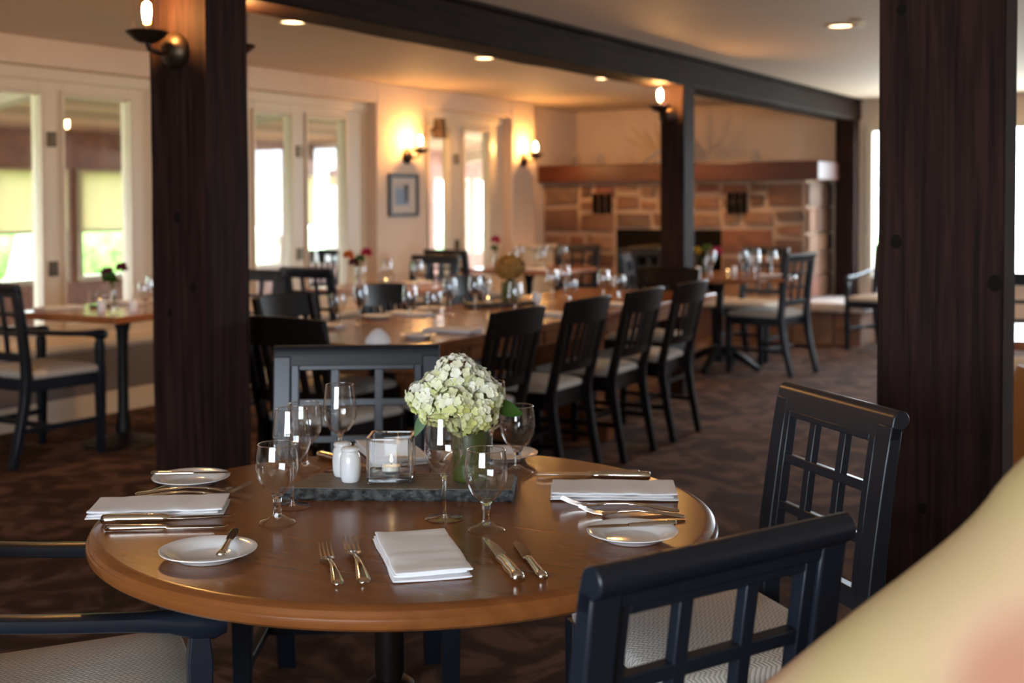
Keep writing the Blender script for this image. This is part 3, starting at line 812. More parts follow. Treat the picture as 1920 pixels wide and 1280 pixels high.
# long table
for y, lab in ((4.63, 'black slat-back chair nearest the camera along the aisle side of the long table'), (5.29, 'second black slat-back chair along the aisle side of the long table'),
               (5.94, 'third black slat-back chair along the aisle side of the long table'), (6.575, 'farthest black slat-back chair along the aisle side, beside the mid-room post')):
    by_back(SL, -2.69, y, -1, 0, lab, 'slat-back chairs at the long table')
for y, lab in ((4.75, 'black slat-back chair nearest the camera on the window side of the long table'), (5.55, 'second black slat-back chair on the window side of the long table'),
               (6.40, 'third black slat-back chair on the window side of the long table')):
    by_back(SL, -4.06, y, 1, 0, lab, 'slat-back chairs at the long table')
by_back(SL, -3.29, 3.83, 0, 1, 'black slat-back chair at the near end of the long table beside the thick post', 'slat-back chairs at the long table')
by_back(SL, -3.35, 7.82, 0, -1, 'slat-back chair at the far end of the long table', 'slat-back chairs at the long table')
# porch
SL.put((-7.25, 5.6, 0), pi * .9, 'dark chair out on the porch behind the first window', 'porch chairs')
SL.put((-7.3, 8.9, 0), pi * .1, 'dark chair out on the porch behind the middle window', 'porch chairs')

# ------------------------------------------------------------------ tables
TX, TY, TZ = -1.373, 1.954, 0.75
rt = thing('round_dining_table', 'round brown wooden dining table set for four in the foreground', 'table', (TX, TY, 0))
MB().lathe([(0, .712), (.560, .712), (.578, .714), (.584, .719), (.586, .726), (.585, .733), (.5825, .736), (.5825, .738), (.579, .744), (.571, .7485), (.562, .75), (.5605, .75), (.557, .75), (.3, .75), (0, .75)], 128).build('tabletop', 'table_wood', rt, smooth=30)
MB().lathe([(0, .42), (.024, .42), (.028, .44), (.028, .56), (.029, .66), (.05, .69), (.06, .712), (0, .712)], 32).build('column', 'black_wood', rt)
MB().lathe([(0, .10), (.06, .10), (.07, .14), (.05, .20), (.036, .28), (.034, .36), (.046, .385), (.036, .40), (.047, .415), (.034, .425), (0, .425)], 32).build('turned_base', 'black_wood', rt)
for o_ in rt.children:
    if o_.name != 'tabletop': o_.location = (-.033, -.019, 0)
def table_foot(a, r=.36):
    mb = MB()
    mb.prism(side_profile([(.03, .16), (.12, .13), (.24, .07), (r - .03, .03), (r, .022)], [.07, .06, .045, .04, .036]), -.022, .022)
    return mb.xform(Matrix.Rotation(a, 4, 'Z'))
for k in range(4): table_foot(k * pi / 2 + .5).build('foot', 'black_wood', rt, smooth=40, bevel=.003).location = (-.033, -.019, 0)

def pedestal_table(name, label, loc, sx_, sy_, rz, mat='orange_wood', roundr=None, disc=True):
    t = thing(name, label, 'table', loc, rz)
    if roundr:
        MB().lathe([(0, .712), (roundr - .01, .712), (roundr, .72), (roundr, .742), (roundr - .008, .75), (0, .75)], 64).build('tabletop', mat, t, smooth=30)
    else:
        MB().box(-sx_ / 2, sx_ / 2, -sy_ / 2, sy_ / 2, .712, .75).build('tabletop', mat, t, smooth=0, bevel=.006)
    MB().lathe([(0, .06), (.042, .06), (.042, .10), (.030, .16), (.028, .5), (.034, .62), (.05, .69), (.06, .712), (0, .712)], 24).build('column', 'iron', t)
    if disc: MB().lathe([(0, 0), (.21, 0), (.215, .008), (.205, .018), (.10, .032), (.05, .065), (0, .07)], 48).build('base_disc', 'iron', t, smooth=40)
    else:
        for k in range(4): table_foot(k * pi / 2, .33).build('foot', 'iron', t, smooth=40)
    return t
pedestal_table('window_table', 'square orange-brown table by the first window, left of the near post', (-5.355, 4.885, 0), .76, .84, radians(3))
pedestal_table('window_table', 'square orange-brown table before the middle window', (-5.08, 7.02, 0), .84, .80, 0)
pedestal_table('window_table', 'square orange-brown table before the third window', (-5.38, 9.5, 0), .9, .84, 0)
pedestal_table('fireside_table', 'round table in front of the fireplace behind the mid-room post', (-3.56, 9.33, 0), 0, 0, 0, 'long_table_wood', .60, False)
pedestal_table('aisle_table', 'table just in view at the right edge beyond the wide post', (-.52, 5.95, 0), .8, .8, radians(8))
lt_ = thing('long_dining_table', 'long brown wooden dining table set for a party in mid-room', 'table', (-3.37, 5.85, 0))
MB().box(-.49, .49, -1.75, 1.65, .708, .75).build('tabletop', 'long_table_wood', lt_, smooth=0, bevel=.008)
MB().box(-.42, .42, -1.6, 1.5, .63, .708).build('apron', 'long_table_wood', lt_, smooth=0)
for y in (-.83, .42):
    MB().box(-.20, .20, y - .05, y + .05, .10, .63).build('pedestal', 'long_table_wood', lt_, smooth=0, bevel=.006)
    MB().box(-.34, .34, y - .045, y + .045, 0, .10).build('foot', 'long_table_wood', lt_, smooth=0, bevel=.006)

# ------------------------------------------------------------------ tableware
def make_wine_glass():
    t = thing('wine_glass', '', 'wine glass')
    MB().lathe([(0, .0835), (.010, .0845), (.022, .093), (.032, .108), (.0368, .124), (.0362, .145), (.033, .17), (.0305, .190), (.0298, .1902), (.0322, .17), (.0354, .145), (.036, .124), (.0312, .109), (.021, .0945), (.010, .0865), (0, .0855)], 40).build('bowl', 'glass_thin', t)
    MB().lathe([(.0298 + .0011 * cos(a * pi / 4), .1902 + .0011 * sin(a * pi / 4)) for a in range(9)], 40).build('rim', 'glass_rim', t, smooth=80)
    MB().lathe([(0, .002), (.006, .003), (.0038, .012), (.0033, .04), (.0036, .07), (.006, .080), (.010, .0838), (0, .0842)], 16).build('stem', 'glass_solid', t)
    MB().lathe([(.0345, .0004), (.0358, .0012), (.034, .0022), (.015, .004), (.006, .0075), (0, .008)], 40).build('foot', 'glass_thin', t)
    return t
def make_goblet():
    t = thing('water_goblet', '', 'goblet')
    MB().lathe([(0, .052), (.012, .0535), (.026, .066), (.0355, .085), (.0388, .103), (.0378, .122), (.0345, .145), (.0335, .1453), (.0366, .122), (.0375, .103), (.0345, .086), (.0252, .068), (.012, .0565), (0, .0555)], 40).build('bowl', 'glass_thin', t)
    MB().lathe([(.034 + .0012 * cos(a * pi / 4), .1455 + .0012 * sin(a * pi / 4)) for a in range(9)], 40).build('rim', 'glass_rim', t, smooth=80)
    MB().lathe([(0, .006), (.0095, .012), (.0075, .020), (.0075, .038), (.0085, .046), (.013, .0535), (0, .055)], 8).build('stem', 'glass_solid', t, smooth=0)
    MB().lathe([(.032, .0004), (.0335, .0018), (.031, .005), (.018, .009), (.011, .0145), (0, .016)], 40).build('foot', 'glass_thin', t)
    return t
WG = Kind(make_wine_glass()); GB = Kind(make_goblet())
Z = 0.75
def wine(x, y, lab, g=None): return WG.put((x, y, Z), 0, lab, g)
def goblet(x, y, lab, g=None): return GB.put((x, y, Z), random.random(), lab, g)
gw = 'stemware on the round table'
goblet(-1.524, 1.752, 'short-stemmed water goblet nearest the left front plate', gw)
wine(-1.579, 1.858, 'wine glass standing just behind the left front goblet', gw)
goblet(-1.775, 2.133, 'water goblet at the back left, beside the taller wine glass', gw)
wine(-1.695, 2.155, 'tall wine glass behind the white shakers', gw)
wine(-1.274, 1.928, 'tall wine glass in front of the green vase', gw)
goblet(-1.163, 1.896, 'water goblet at front right above the steak knife', gw)
goblet(-1.352, 2.334, 'water goblet at back right beside the small far plate', gw)
wine(-1.43, 2.352, 'wine glass mostly hidden behind the green vase', gw)

def make_plate():
    t = thing('bread_plate', '', 'plate')
    MB().lathe([(0, .0035), (.045, .0035), (.050, .005), (.054, .009), (.066, .0135), (.0785, .0175), (.0800, .0172), (.0795, .0155), (.066, .011), (.055, .006), (.050, .0015), (.046, 0), (.042, .0015), (0, .0015)], 64).build('dish', 'porcelain', t, smooth=50)
    return t
PL = Kind(make_plate())
def make_plate_solid(): pass
gp = 'bread plates on the round table'
PL.put((-1.472, 1.520, Z), 0, 'white bread plate at front left with a butter knife lying across its right side', gp)
PL.put((-1.893, 1.907, Z), 0, 'white bread plate at the far left table edge', gp)
PL.put((-.911, 1.970, Z), 0, 'white bread plate at the right edge with a knife laid on it', gp)
PL.put((-1.452, 2.440, Z), 0, 'white bread plate at the far side behind the right goblet', gp)

def ell(y, z, w, h, n=10, e=1.0):
    return [(w * cos(2 * pi * k / n), y, z + h * sin(2 * pi * k / n)) for k in range(n)]
def make_fork(L, name='dinner_fork'):
    t = thing(name, '', 'fork')
    k = L / .205
    rows = [(0, .0042, .004, .002), (.004, .0045, .0088, .0032), (.015, .0055, .0098, .003), (.05, .010, .007, .0026), (.09, .0125, .0042, .0024), (.125, .0095, .0034, .0024), (.140, .0062, .006, .002), (.150, .005, .0115, .0016), (.160, .0045, .0122, .0014)]
    MB().loft([ell(y * k, z, w * k, h) for y, z, w, h in rows]).build('handle', 'steel', t, smooth=60)
    for i in range(4):
        x = (-1.5 + i) * .0066 * k
        MB().loft([[(x + a, y * k, z + b2) for a, b2 in ((-w, -.0008), (w, -.0008), (w, .0008), (-w, .0008))] for y, z, w in ((.158, .0046, .0022 * k), (.175, .0062, .0017 * k), (.19, .0105, .0014 * k), (.205, .017, .0006))]).build('tine', 'steel', t, smooth=40)
    return t
def make_knife():
    t = thing('dinner_knife', '', 'knife')
    MB().loft([ell(y, .0065, w, h, 12) for y, w, h in ((0, .004, .003), (.003, .0085, .006), (.02, .0088, .006), (.06, .0072, .0052), (.095, .0064, .0045), (.108, .0075, .004), (.112, .0085, .003))]).build('handle', 'steel', t, smooth=60)
    MB().prism([(-.0085, .110), (.0085, .110), (.0095, .15), (.0095, .195), (.006, .212), (-.002, .219), (-.0075, .20), (-.008, .14)], .0045, .0062, 'z').build('blade', 'steel', t, smooth=0, bevel=.0005)
    return t
def make_steak_knife():
    t = thing('steak_knife', '', 'knife')
    MB().loft([ell(y, .0092, w, h, 14) for y, w, h in ((0, .006, .005), (.003, .0105, .0085), (.012, .0118, .0092), (.03, .0095, .0085), (.055, .0112, .0088), (.085, .0088, .008), (.108, .0102, .0075), (.118, .0115, .006), (.124, .008, .003))]).build('handle', 'steel', t, smooth=60)
    MB().prism([(-.008, .120), (.010, .120), (.0125, .15), (.0105, .19), (.002, .232), (-.0065, .243), (-.0075, .21), (-.0078, .16)], .0085, .0102, 'z').build('blade', 'steel', t, smooth=0, bevel=.0005)
    return t
def make_butter_knife():
    t = thing('butter_knife', '', 'knife')
    MB().loft([ell(y, .005, w, h, 12) for y, w, h in ((0, .004, .003), (.003, .0085, .0048), (.016, .0085, .0048), (.05, .006, .0042), (.078, .005, .0038), (.088, .0062, .003))]).build('handle', 'steel', t, smooth=60)
    MB().prism([(-.006, .086), (.006, .086), (.0095, .11), (.0105, .135), (.0085, .155), (.001, .166), (-.0055, .158), (-.0075, .13)], .0038, .0054, 'z').build('blade', 'steel', t, smooth=0, bevel=.0005)
    return t
FK = Kind(make_fork(.198, 'salad_fork')); FD = Kind(make_fork(.228)); KN = Kind(make_knife()); SK2 = Kind(make_steak_knife()); BK = Kind(make_butter_knife())
def lay(kind, end, d, lab, z=Z, g='cutlery on the round table'):
    return kind.put((end[0], end[1], z), atan2(-d[0], d[1]), lab, g)
lay(FK, (-1.187, 1.503), (-.165, .165), 'salad fork at the front, left of the two')
lay(FD, (-1.158, 1.530), (-.180, .190), 'dinner fork at the front, next to the napkin')
lay(SK2, (-.955, 1.652), (-.178, .186), 'steak knife with curvy handle at the front right of the napkin')
lay(KN, (-.930, 1.684), (-.160, .180), 'slim dinner knife at the front, outermost on the right')
lay(SK2, (-1.800, 1.585), (.198, .144), 'thick-handled steak knife beside the left napkin')
lay(KN, (-1.755, 1.553), (.182, .125), 'dinner knife at the left edge in front of the steak knife')
lay(FD, (-1.912, 1.772), (.125, .112), 'fork behind the left napkin, nearer the left bread plate')
lay(FK, (-1.880, 1.753), (.125, .108), 'fork half hidden behind the left napkin')
lay(SK2, (-1.073, 2.412), (-.214, -.100), 'steak knife lying behind the right napkin')
lay(KN, (-1.110, 2.438), (-.196, -.110), 'dinner knife at the back right near the table rim')
lay(FD, (-.912, 2.182), (-.165, -.045), 'fork between the right napkin and the right plate')
lay(FK, (-.885, 2.146), (-.165, -.060), 'fork touching the back of the right plate')
lay(SK2, (-1.830, 2.250), (.95, -.30), 'steak knife at the far side behind the left goblet')
lay(FD, (-1.595, 2.480), (.06, -.19), 'fork at the far side right of the candle cube')
lay(FK, (-1.566, 2.490), (.06, -.19), 'fork at the far side behind the green vase')
lay(BK, (-1.414, 1.488), (-.090, .130), 'butter knife lying across the front left plate', Z + .0165)
lay(BK, (-1.965, 1.865), (.130, .085), 'butter knife laid over the far left plate', Z + .0175)
lay(BK, (-.856, 2.035), (-.120, -.105), 'butter knife laid over the right plate', Z + .0175)

def make_napkin():
    """Dinner napkin folded lengthwise into a soft pad, folded edge along +x."""
    t = thing('folded_napkin', '', 'napkin')
    L, Wd = .25, .125
    def sheet(z0, h, dx, dy, l, w, seed):
        nx, nw = 26, 14
        mb = MB(); ring = []
        rings = []
        for i in range(nx + 1):
            x = -l / 2 + l * i / nx + dx
            rr = []
            for k in range(nw * 2):
                a = 2 * pi * k / (nw * 2)
                ca, sa = cos(a), sin(a)
                yy = (abs(ca) ** .35) * (1 if ca > 0 else -1) * w / 2 + dy
                e = (1 if 0 < i < nx else .6)
                wob = .0022 * noise.noise((x * 16, yy * 22, seed)) + .0015 * noise.noise((x * 45, yy * 30, seed + 4))
                zz = z0 + h / 2 + (abs(sa) ** .7) * (1 if sa > 0 else -1) * h / 2 * e + (wob if sa > 0 else wob * .6)
                yy += .0022 * noise.noise((x * 14, seed, sa))
                rr.append((x + .0015 * noise.noise((yy * 30, seed, 1)), yy, max(zz, .0004)))
            rings.append(rr)
        mb.loft(rings); return mb
    m0 = sheet(.0006, .006, 0, 0, L, Wd, 1.3)
    for a in ((.0055, .006, -.004, -.003, L - .012, Wd - .008, 2.1), (.0105, .007, .001, .002, L - .004, Wd - .002, 5.2)):
        m1 = sheet(*a); m0.add(m1.v, m1.f)
    m0.build('cloth', 'linen', t, smooth=60)
    return t
NP = Kind(make_napkin())
gn = 'napkins on the round table'
NP.put((-1.165, 1.690, Z), atan2(-.245, .235), 'white folded napkin at the front between forks and knives', gn)
NP.put((-1.085, 2.255, Z), radians(28), 'white folded napkin at the right of the table', gn)
NP.put((-1.778, 1.708, Z), radians(37), 'white folded napkin at the left of the table', gn)
NP.put((-1.70, 2.35, Z), atan2(-.66, .75), 'white folded napkin at the far side behind shakers and candle', gn)

# slate board
SA = atan2(.201, .382)
sb = thing('slate_board', 'grey slate serving board with rough chipped edge in table centre', 'board', (-1.607, 1.898, Z), SA)
SLn, SLw, SLh = .432, .15, .024
def slate_ring(z, amp, seed, ins):
    pts = []
    def seg(a, bb, nseg, nrm, am):
        for i in range(nseg):
            t = i / nseg; x = a[0] + (bb[0] - a[0]) * t; y = a[1] + (bb[1] - a[1]) * t
            f = am * (noise.noise((x * 45, y * 45, z * 120 + seed)) + .5 * noise.noise((x * 140, y * 140, z * 260 + seed)))
            pts.append((x + nrm[0] * (f - ins), y + nrm[1] * (f - ins), z))
    seg((-.03, .004), (SLn, 0), 90, (0, -1), amp); seg((SLn, 0), (SLn, SLw), 30, (1, 0), amp * .3)
    seg((SLn, SLw), (.02, SLw), 60, (0, 1), amp * .6); seg((.02, SLw), (-.03, .004), 34, (-1, 0), amp * 1.6)
    return pts
MB().loft([slate_ring(.0, .004, 1, .004), slate_ring(.004, .005, 1, .001), slate_ring(.009, .005, 1, 0), slate_ring(.014, .005, 1, -.001), slate_ring(.019, .004, 1, 0), slate_ring(.0232, .002, 1, .0035)]).build('chipped_edge', 'slate_edge', sb, smooth=25)
MB().loft([slate_ring(.0225, .002, 1, .004), slate_ring(SLh, .002, 1, .0045)]).build('slate_top', 'slate', sb, smooth=0)
ZS = Z + SLh
def make_shaker():
    t = thing('shaker', '', 'shaker')
    MB().lathe([(0, 0), (.0165, 0), (.018, .002), (.0205, .012), (.0212, .03), (.0205, .048), (.0185, .056), (.0165, .0585), (.0168, .061), (.0185, .063), (.0185, .066), (.016, .069), (.006, .0705), (0, .0708)], 32).build('body', 'porcelain', t, smooth=50)
    for k in range(3):
        MB().lathe([(0, .0002), (.0012, 0)], 8, (.005 * cos(k * 2.1), .005 * sin(k * 2.1), .0708)).build('hole', 'iron', t, smooth=0)
    return t
SH = Kind(make_shaker())
SH.put((-1.552, 2.006, ZS), 0, 'white ceramic shaker, front one of the pair beside the candle cube', 'salt and pepper pair')
SH.put((-1.598, 2.040, ZS), 0, 'white ceramic shaker, rear one of the pair, half hidden', 'salt and pepper pair')

def rr(hw, r, z, n=5):
    pts = []
    for sx_, sy_, a0 in ((1, 1, 0), (-1, 1, 90), (-1, -1, 180), (1, -1, 270)):
        for i in range(n):
            a = radians(a0 + 90 * i / (n - 1)); pts.append((sx_ * (hw - r) + r * cos(a), sy_ * (hw - r) + r * sin(a), z))
    return pts
ch = thing('candle_holder', 'square clear glass candle cube on the slate board', 'candle holder', (-1.488, 2.058, ZS), radians(29))
wl_ = MB(); hw = .046
wl_.loft([rr(hw, .010, .006), rr(hw, .010, .088), rr(hw - .0015, .009, .091), rr(hw - .0045, .007, .091), rr(hw - .006, .006, .088), rr(hw - .006, .006, .016)], cap=False)
wl_.build('glass_wall', 'glass_cube', ch, smooth=40)
MB().loft([rr(hw + .0002, .010, .0885), rr(hw + .0002, .010, .0912), rr(hw - .0025, .008, .0925), rr(hw - .006, .006, .0912), rr(hw - .006, .006, .0885)], cap=False).build('rim', 'glass_rim', ch, smooth=60)
for sx_ in (-1, 1):
    for sy_ in (-1, 1): MB().tube([(sx_ * (hw - .0045), sy_ * (hw - .0045), .012), (sx_ * (hw - .0045), sy_ * (hw - .0045), .0885)], .0032, 10).build('glass_corner', 'glass_solid', ch)
MB().loft([rr(hw - .003, .009, 0), rr(hw, .010, .003), rr(hw, .010, .011), rr(hw - .002, .010, .014), rr(hw - .006, .006, .016)]).build('glass_base', 'glass_solid', ch, smooth=40)
def tealight(loc, label, light=None):
    t = thing('tealight_candle', label, 'candle', loc)
    MB().lathe([(0, .001), (.019, .001), (.0205, .003), (.0205, .017), (.0195, .017), (.0195, .004), (0, .003)], 28).build('cup', 'glass_thin', t)
    MB().lathe([(0, .004), (.019, .004), (.019, .0125), (.012, .0125), (.0, .0130)], 28).build('wax', 'candle_wax', t)
    MB().lathe([(0, .0120), (.0012, .0120), (.001, .020), (0, .0205)], 8).build('wick', 'iron', t)
    MB().lathe([(0, .019), (.0022, .022), (.0026, .025), (.0014, .031), (0, .036)], 12).build('flame', 'flame_glow', t)
    return t
tealight((-1.488, 2.058, ZS + .016), 'lit tealight candle inside the glass cube on the slate')

# vase and hydrangeas
VX, VY = -1.346, 2.137
vs = thing('bottle_vase', 'olive-green bottle vase with short neck on the slate board', 'vase', (VX, VY, ZS))
MB().lathe([(0, 0), (.034, 0), (.0375, .003), (.0385, .010), (.0385, .034), (.0378, .036), (.0385, .038), (.0385, .098), (.037, .106), (.030, .111), (.019, .113), (.0165, .117), (.0165, .134), (.0145, .134), (.0145, .118), (0, .112)], 48).build('body', 'vase_green', vs, smooth=50)
RTv = Vector((cos(YAW), sin(YAW), 0)); AWv = Vector((-sin(YAW), cos(YAW), 0))
def floret_head(name, c, r, n, parent, seed, warm, squash=.85):
    rnd = random.Random(seed); mb = MB(); mb.c = []
    ga = pi * (3 - sqrt(5))
    for i in range(n):
        zz = 1 - 1.86 * (i + .5) / n; rad = sqrt(1 - zz * zz); a = i * ga + seed
        nrm = Vector((rad * cos(a), rad * sin(a), zz)); nrm += Vector((rnd.uniform(-.4, .4), rnd.uniform(-.4, .4), rnd.uniform(-.4, .4))); nrm.normalize()
        p = Vector(c) + Vector((nrm.x * r, nrm.y * r, nrm.z * r * squash)) * rnd.uniform(.86, 1.10)
        u = nrm.orthogonal().normalized(); v = nrm.cross(u)
        th = rnd.uniform(0, pi / 2); fs_ = rnd.uniform(.85, 1.15)
        g = min(1, max(0, (.55 - zz * .45 + rnd.uniform(-.3, .3) + warm)))
        col = [a_ * (1 - g) + b_ * g for a_, b_ in zip((.84, .83, .72), (.62, .64, .22))]
        for q in range(4):
            d = u * cos(th + q * pi / 2) + v * sin(th + q * pi / 2); s_ = nrm.cross(d)
            cup = rnd.uniform(.1, .8); n0 = len(mb.v); R_ = .0047 * fs_
            pc_ = p + d * (.0051 * fs_)
            ptsl = [pc_ + nrm * .0004]
            for k in range(8):
                aa = 2 * pi * k / 8; e = Vector((cos(aa), sin(aa)))
                wv = d * (e.x * R_ * 1.05) + s_ * (e.y * R_ * 1.08)
                ptsl.append(pc_ + wv + nrm * (cup * R_ * (.5 + .5 * e.x)))
            mb.add(ptsl, [(0, 1 + k, 1 + (k + 1) % 8) for k in range(8)])
            j = rnd.uniform(.92, 1.05); mb.c += [tuple(x * j for x in col)] * 9
    return mb.build(name, 'hydrangea', parent, smooth=60, fix=False)
hy = thing('hydrangea_bunch', 'bunch of cream and lime hydrangea blooms in the green vase', 'flowers', (VX, VY, ZS + .116))
B0 = ZS + .116
def hp(u, w, z): return tuple(RTv * u + AWv * w + Vector((0, 0, z - B0)))
for i, (u, w, z, r, n, wm) in enumerate(((-.088, -.008, .942, .040, 130, .02), (-.062, -.01, .966, .036, 110, .02), (-.028, .0, .988, .044, 150, -.20), (.004, .0, .972, .036, 110, -.25), (.020, -.008, .945, .044, 150, -.22),
                                         (-.066, -.045, .922, .034, 100, .25), (-.030, -.050, .935, .042, 130, .18), (-.012, -.045, .905, .036, 110, .28), (.016, -.040, .914, .036, 110, .15), (-.05, .045, .95, .045, 90, .0), (-.03, -.01, .940, .045, 60, .3))):
    floret_head('flower_head', hp(u, w, z), r, n, hy, i * 1.7 + 2, wm)
for (u, w, z) in ((-.08, -.01, .92), (-.03, 0, .94), (.014, 0, .92), (-.045, -.04, .905), (.004, -.035, .89)):
    MB().tube([(0, 0, -.10), (0, 0, .02), tuple(Vector(hp(u, w, z)) * .6 + Vector((0, 0, .02))), hp(u, w, z)], .0026, 7).build('stem', 'stem_green', hy)
def leaf_mb(base, tip, width, droop, up=(0, 0, 1)):
    b_, t_ = Vector(base), Vector(tip); d = t_ - b_; s_ = d.cross(Vector(up)).normalized(); rings = []
    for i in range(9):
        t = i / 8; w2 = width * sin(pi * min(1, t * .93 + .05)) ** .8 * (1 - .25 * t)
        c = b_ + d * t + Vector((0, 0, -droop * t * t))
        rings.append([c - s_ * w2 + Vector((0, 0, .1 * w2)), c - s_ * w2 * .5 , c + Vector((0, 0, -.12 * w2)), c + s_ * w2 * .5, c + s_ * w2 + Vector((0, 0, .1 * w2))])
    return MB().loft(rings, cap=False, closed=False)
leaf_mb(hp(.045, .0, .918), hp(.105, .01, .925), .022, .02, up=(.5, -.7, .6)).build('leaf', 'leaf', hy, smooth=60, fix=False)
leaf_mb(hp(-.09, -.02, .915), hp(-.112, -.03, .868), .012, .0, up=(.5, -.8, .1)).build('leaf', 'leaf', hy, smooth=60, fix=False)
leaf_mb(hp(.0, -.03, .905), hp(.03, -.06, .900), .016, .01).build('leaf', 'leaf', hy, smooth=60, fix=False)

# ------------------------------------------------------------------ long table setting
gl = 'stemware on the long table'
wine(-3.645, 4.80, 'wine glass on the long table above the navy chair back, near its left end', gl)
goblet(-3.72, 4.72, 'goblet at the near left corner of the long table', gl)
wine(-3.40, 4.86, 'wine glass on the long table left of the dark slate, second from the near end', gl)
goblet(-3.41, 5.08, 'small goblet on the long table behind the second wine glass', gl)
wine(-3.53, 5.406, 'third wine glass along the left side of the long table', gl)
wine(-3.50, 5.60, 'wine glass left of the votive candle on the long table', gl)
goblet(-3.70, 6.02, 'goblet on the long table behind the votive candle', gl)
wine(-3.156, 6.437, 'wine glass on the long table above the third aisle chair', gl)
goblet(-3.179, 6.69, 'goblet on the long table beside the mid-room post', gl)
wine(-3.453, 6.37, 'wine glass on the long table just right of the dried bloom', gl)
wine(-3.578, 6.76, 'wine glass at the far left of the long table', gl)
goblet(-3.255, 6.22, 'goblet in front of the wine glass right of the dried bloom', gl)
wine(-3.05, 5.25, 'wine glass on the aisle side of the long table behind the first chair', gl)
gnl = 'napkins on the long table'
NP.put((-3.72, 4.56, Z), radians(15), 'napkin at the near left of the long table', gnl)
NP.put((-3.70, 5.30, Z), radians(0), 'napkin on the window side of the long table, second place', gnl)
NP.put((-3.06, 4.70, Z), radians(8), 'napkin on the long table behind the first aisle chair', gnl)
NP.put((-3.04, 5.62, Z), radians(0), 'napkin on the long table behind the second aisle chair', gnl)
NP.put((-3.04, 6.30, Z), radians(0), 'napkin on the long table behind the third aisle chair', gnl)
gpl = 'plates on the long table'
PL.put((-3.74, 5.06, Z), 0, 'white bread plate on the long table between two window-side napkins', gpl)
PL.put((-3.05, 4.42, Z), 0, 'bread plate at the near right corner of the long table', gpl)
PL.put((-3.02, 5.98, Z), 0, 'bread plate on the long table behind the third aisle chair', gpl)
PL.put((-3.76, 5.56, Z), 0, 'bread plate on the window side of the long table, farther along', gpl)
cn = thing('rolled_napkin', 'white napkin cone standing on the near end of the long table', 'napkin', (-3.10, 4.20, Z))
MB().lathe([(0, .0), (.055, .0), (.050, .02), (.030, .045), (.012, .058), (0, .06)], 24).build('cloth', 'linen', cn)
sb2 = dup(sb, (-3.62, 5.78, Z), radians(62), 'dark slate board under the dried flower vase on the long table')
v2 = dup(vs, (-3.538, 6.03, ZS), 0.4, 'green bottle vase on the long table holding a brown dried bloom')
v2.scale = (1.25, 1.25, 1.0)
db = thing('dried_bloom', 'round brown dried hydrangea head in the vase on the long table', 'flowers', (-3.538, 6.03, ZS + .116))
fh = floret_head('flower_head', (0, 0, .075), .082, 620, db, 3.3, 0, .8)
fh.data.materials[0] = MATS['dry_flower']
MB().tube([(0, 0, -.10), (0, 0, .05)], .004, 6).build('stem', 'stem_green', db)
vt = thing('votive_holder', 'clear glass votive with glowing candle on the long table slate', 'candle holder', (-3.59, 5.88, ZS))
MB().lathe([(0, .001), (.032, .001), (.034, .004), (.036, .085), (.0345, .085), (.032, .006), (0, .004)], 28).build('glass_wall', 'glass_thin', vt)
tealight((-3.59, 5.88, ZS + .004), 'lit tealight inside the round votive glass on the long table')
SH.put((-3.47, 6.20, Z), 0, 'white shaker beside the dried bloom vase on the long table', 'shakers on the long table')
SH.put((-3.43, 6.15, Z), 0, 'white shaker nearer the aisle beside the dried bloom vase', 'shakers on the long table')

# ------------------------------------------------------------------ window tables and fireside table
def bud_vase(loc, label, flowers, vmat='glass_thin', h=.12):
    t = thing('bud_vase', label, 'vase', loc)
    MB().lathe([(0, .002), (.022, .002), (.026, .006), (.026, .05), (.014, .08), (.012, h), (.0105, h), (.0125, .08), (.024, .05), (.024, .008), (0, .005)], 24).build('body', vmat, t)
    return t
def sprig(loc, label, blooms):
    t = thing('flower_sprig', label, 'flowers', loc)
    rnd = random.Random(len(label))
    for (x, y, z, r, mat) in blooms:
        MB().tube([(0, 0, -.09), (x * .2, y * .2, 0), (x * .7, y * .7, z * .7), (x, y, z)], .0022, 6).build('stem', 'stem_green', t)
        mb = MB()
        for k in range(14):
            a = k * 2.4; el = -0.3 + 1.5 * (k / 14)
            d = Vector((cos(a) * cos(el), sin(a) * cos(el), sin(el)))
            p = Vector((x, y, z)); s_ = d.orthogonal().normalized() * r * .42; u = d.cross(s_)
            mb.add([p, p + d * r * .55 + s_, p + d * r + u * .25, p + d * r * .55 - s_], [(0, 1, 2, 3)])
        mb.build('bloom', mat, t, smooth=60, fix=False)
        leaf_mb((x * .5, y * .5, z * .45), (x * .5 + rnd.uniform(-.05, .05), y * .5 + rnd.uniform(-.05, .05), z * .45 + .03), .012, .02).build('leaf', 'leaf', t, smooth=60, fix=False)
    return t
def cand(loc, label, label2):
    t = dup(ch, loc, .3, label); tealight((loc[0], loc[1], loc[2] + .016), label2); return t
# first window table
cand((-5.50, 4.86, Z), 'glass candle cube on the first window table', 'tealight in the cube on the first window table')
bud_vase((-5.165, 4.66, Z), 'clear bud vase with a maroon flower on the first window table', 0)
sprig((-5.165, 4.66, Z + .105), 'maroon flower with leaves in the vase against the first window', [(-.05, 0, .10, .045, 'petal_maroon'), (.035, .02, .13, .04, 'petal_maroon'), (-.02, -.01, .07, .05, 'leaf')])
SH.put((-5.24, 4.64, Z), 0, 'white shaker left of the bud vase on the first window table', 'shakers on the window tables')
SH.put((-5.11, 4.74, Z), 0, 'white shaker right of the bud vase on the first window table', 'shakers on the window tables')
gg = 'stemware on the window tables'
wine(-5.09, 4.86, 'wine glass beside the near post on the first window table', gg); goblet(-5.17, 4.88, 'goblet on the first window table behind the bud vase', gg)
goblet(-5.42, 5.20, 'goblet at the back of the first window table', gg)
gnw = 'napkins on the window tables'
NP.put((-5.60, 4.66, Z), radians(85), 'napkin at the near side of the first window table', gnw)
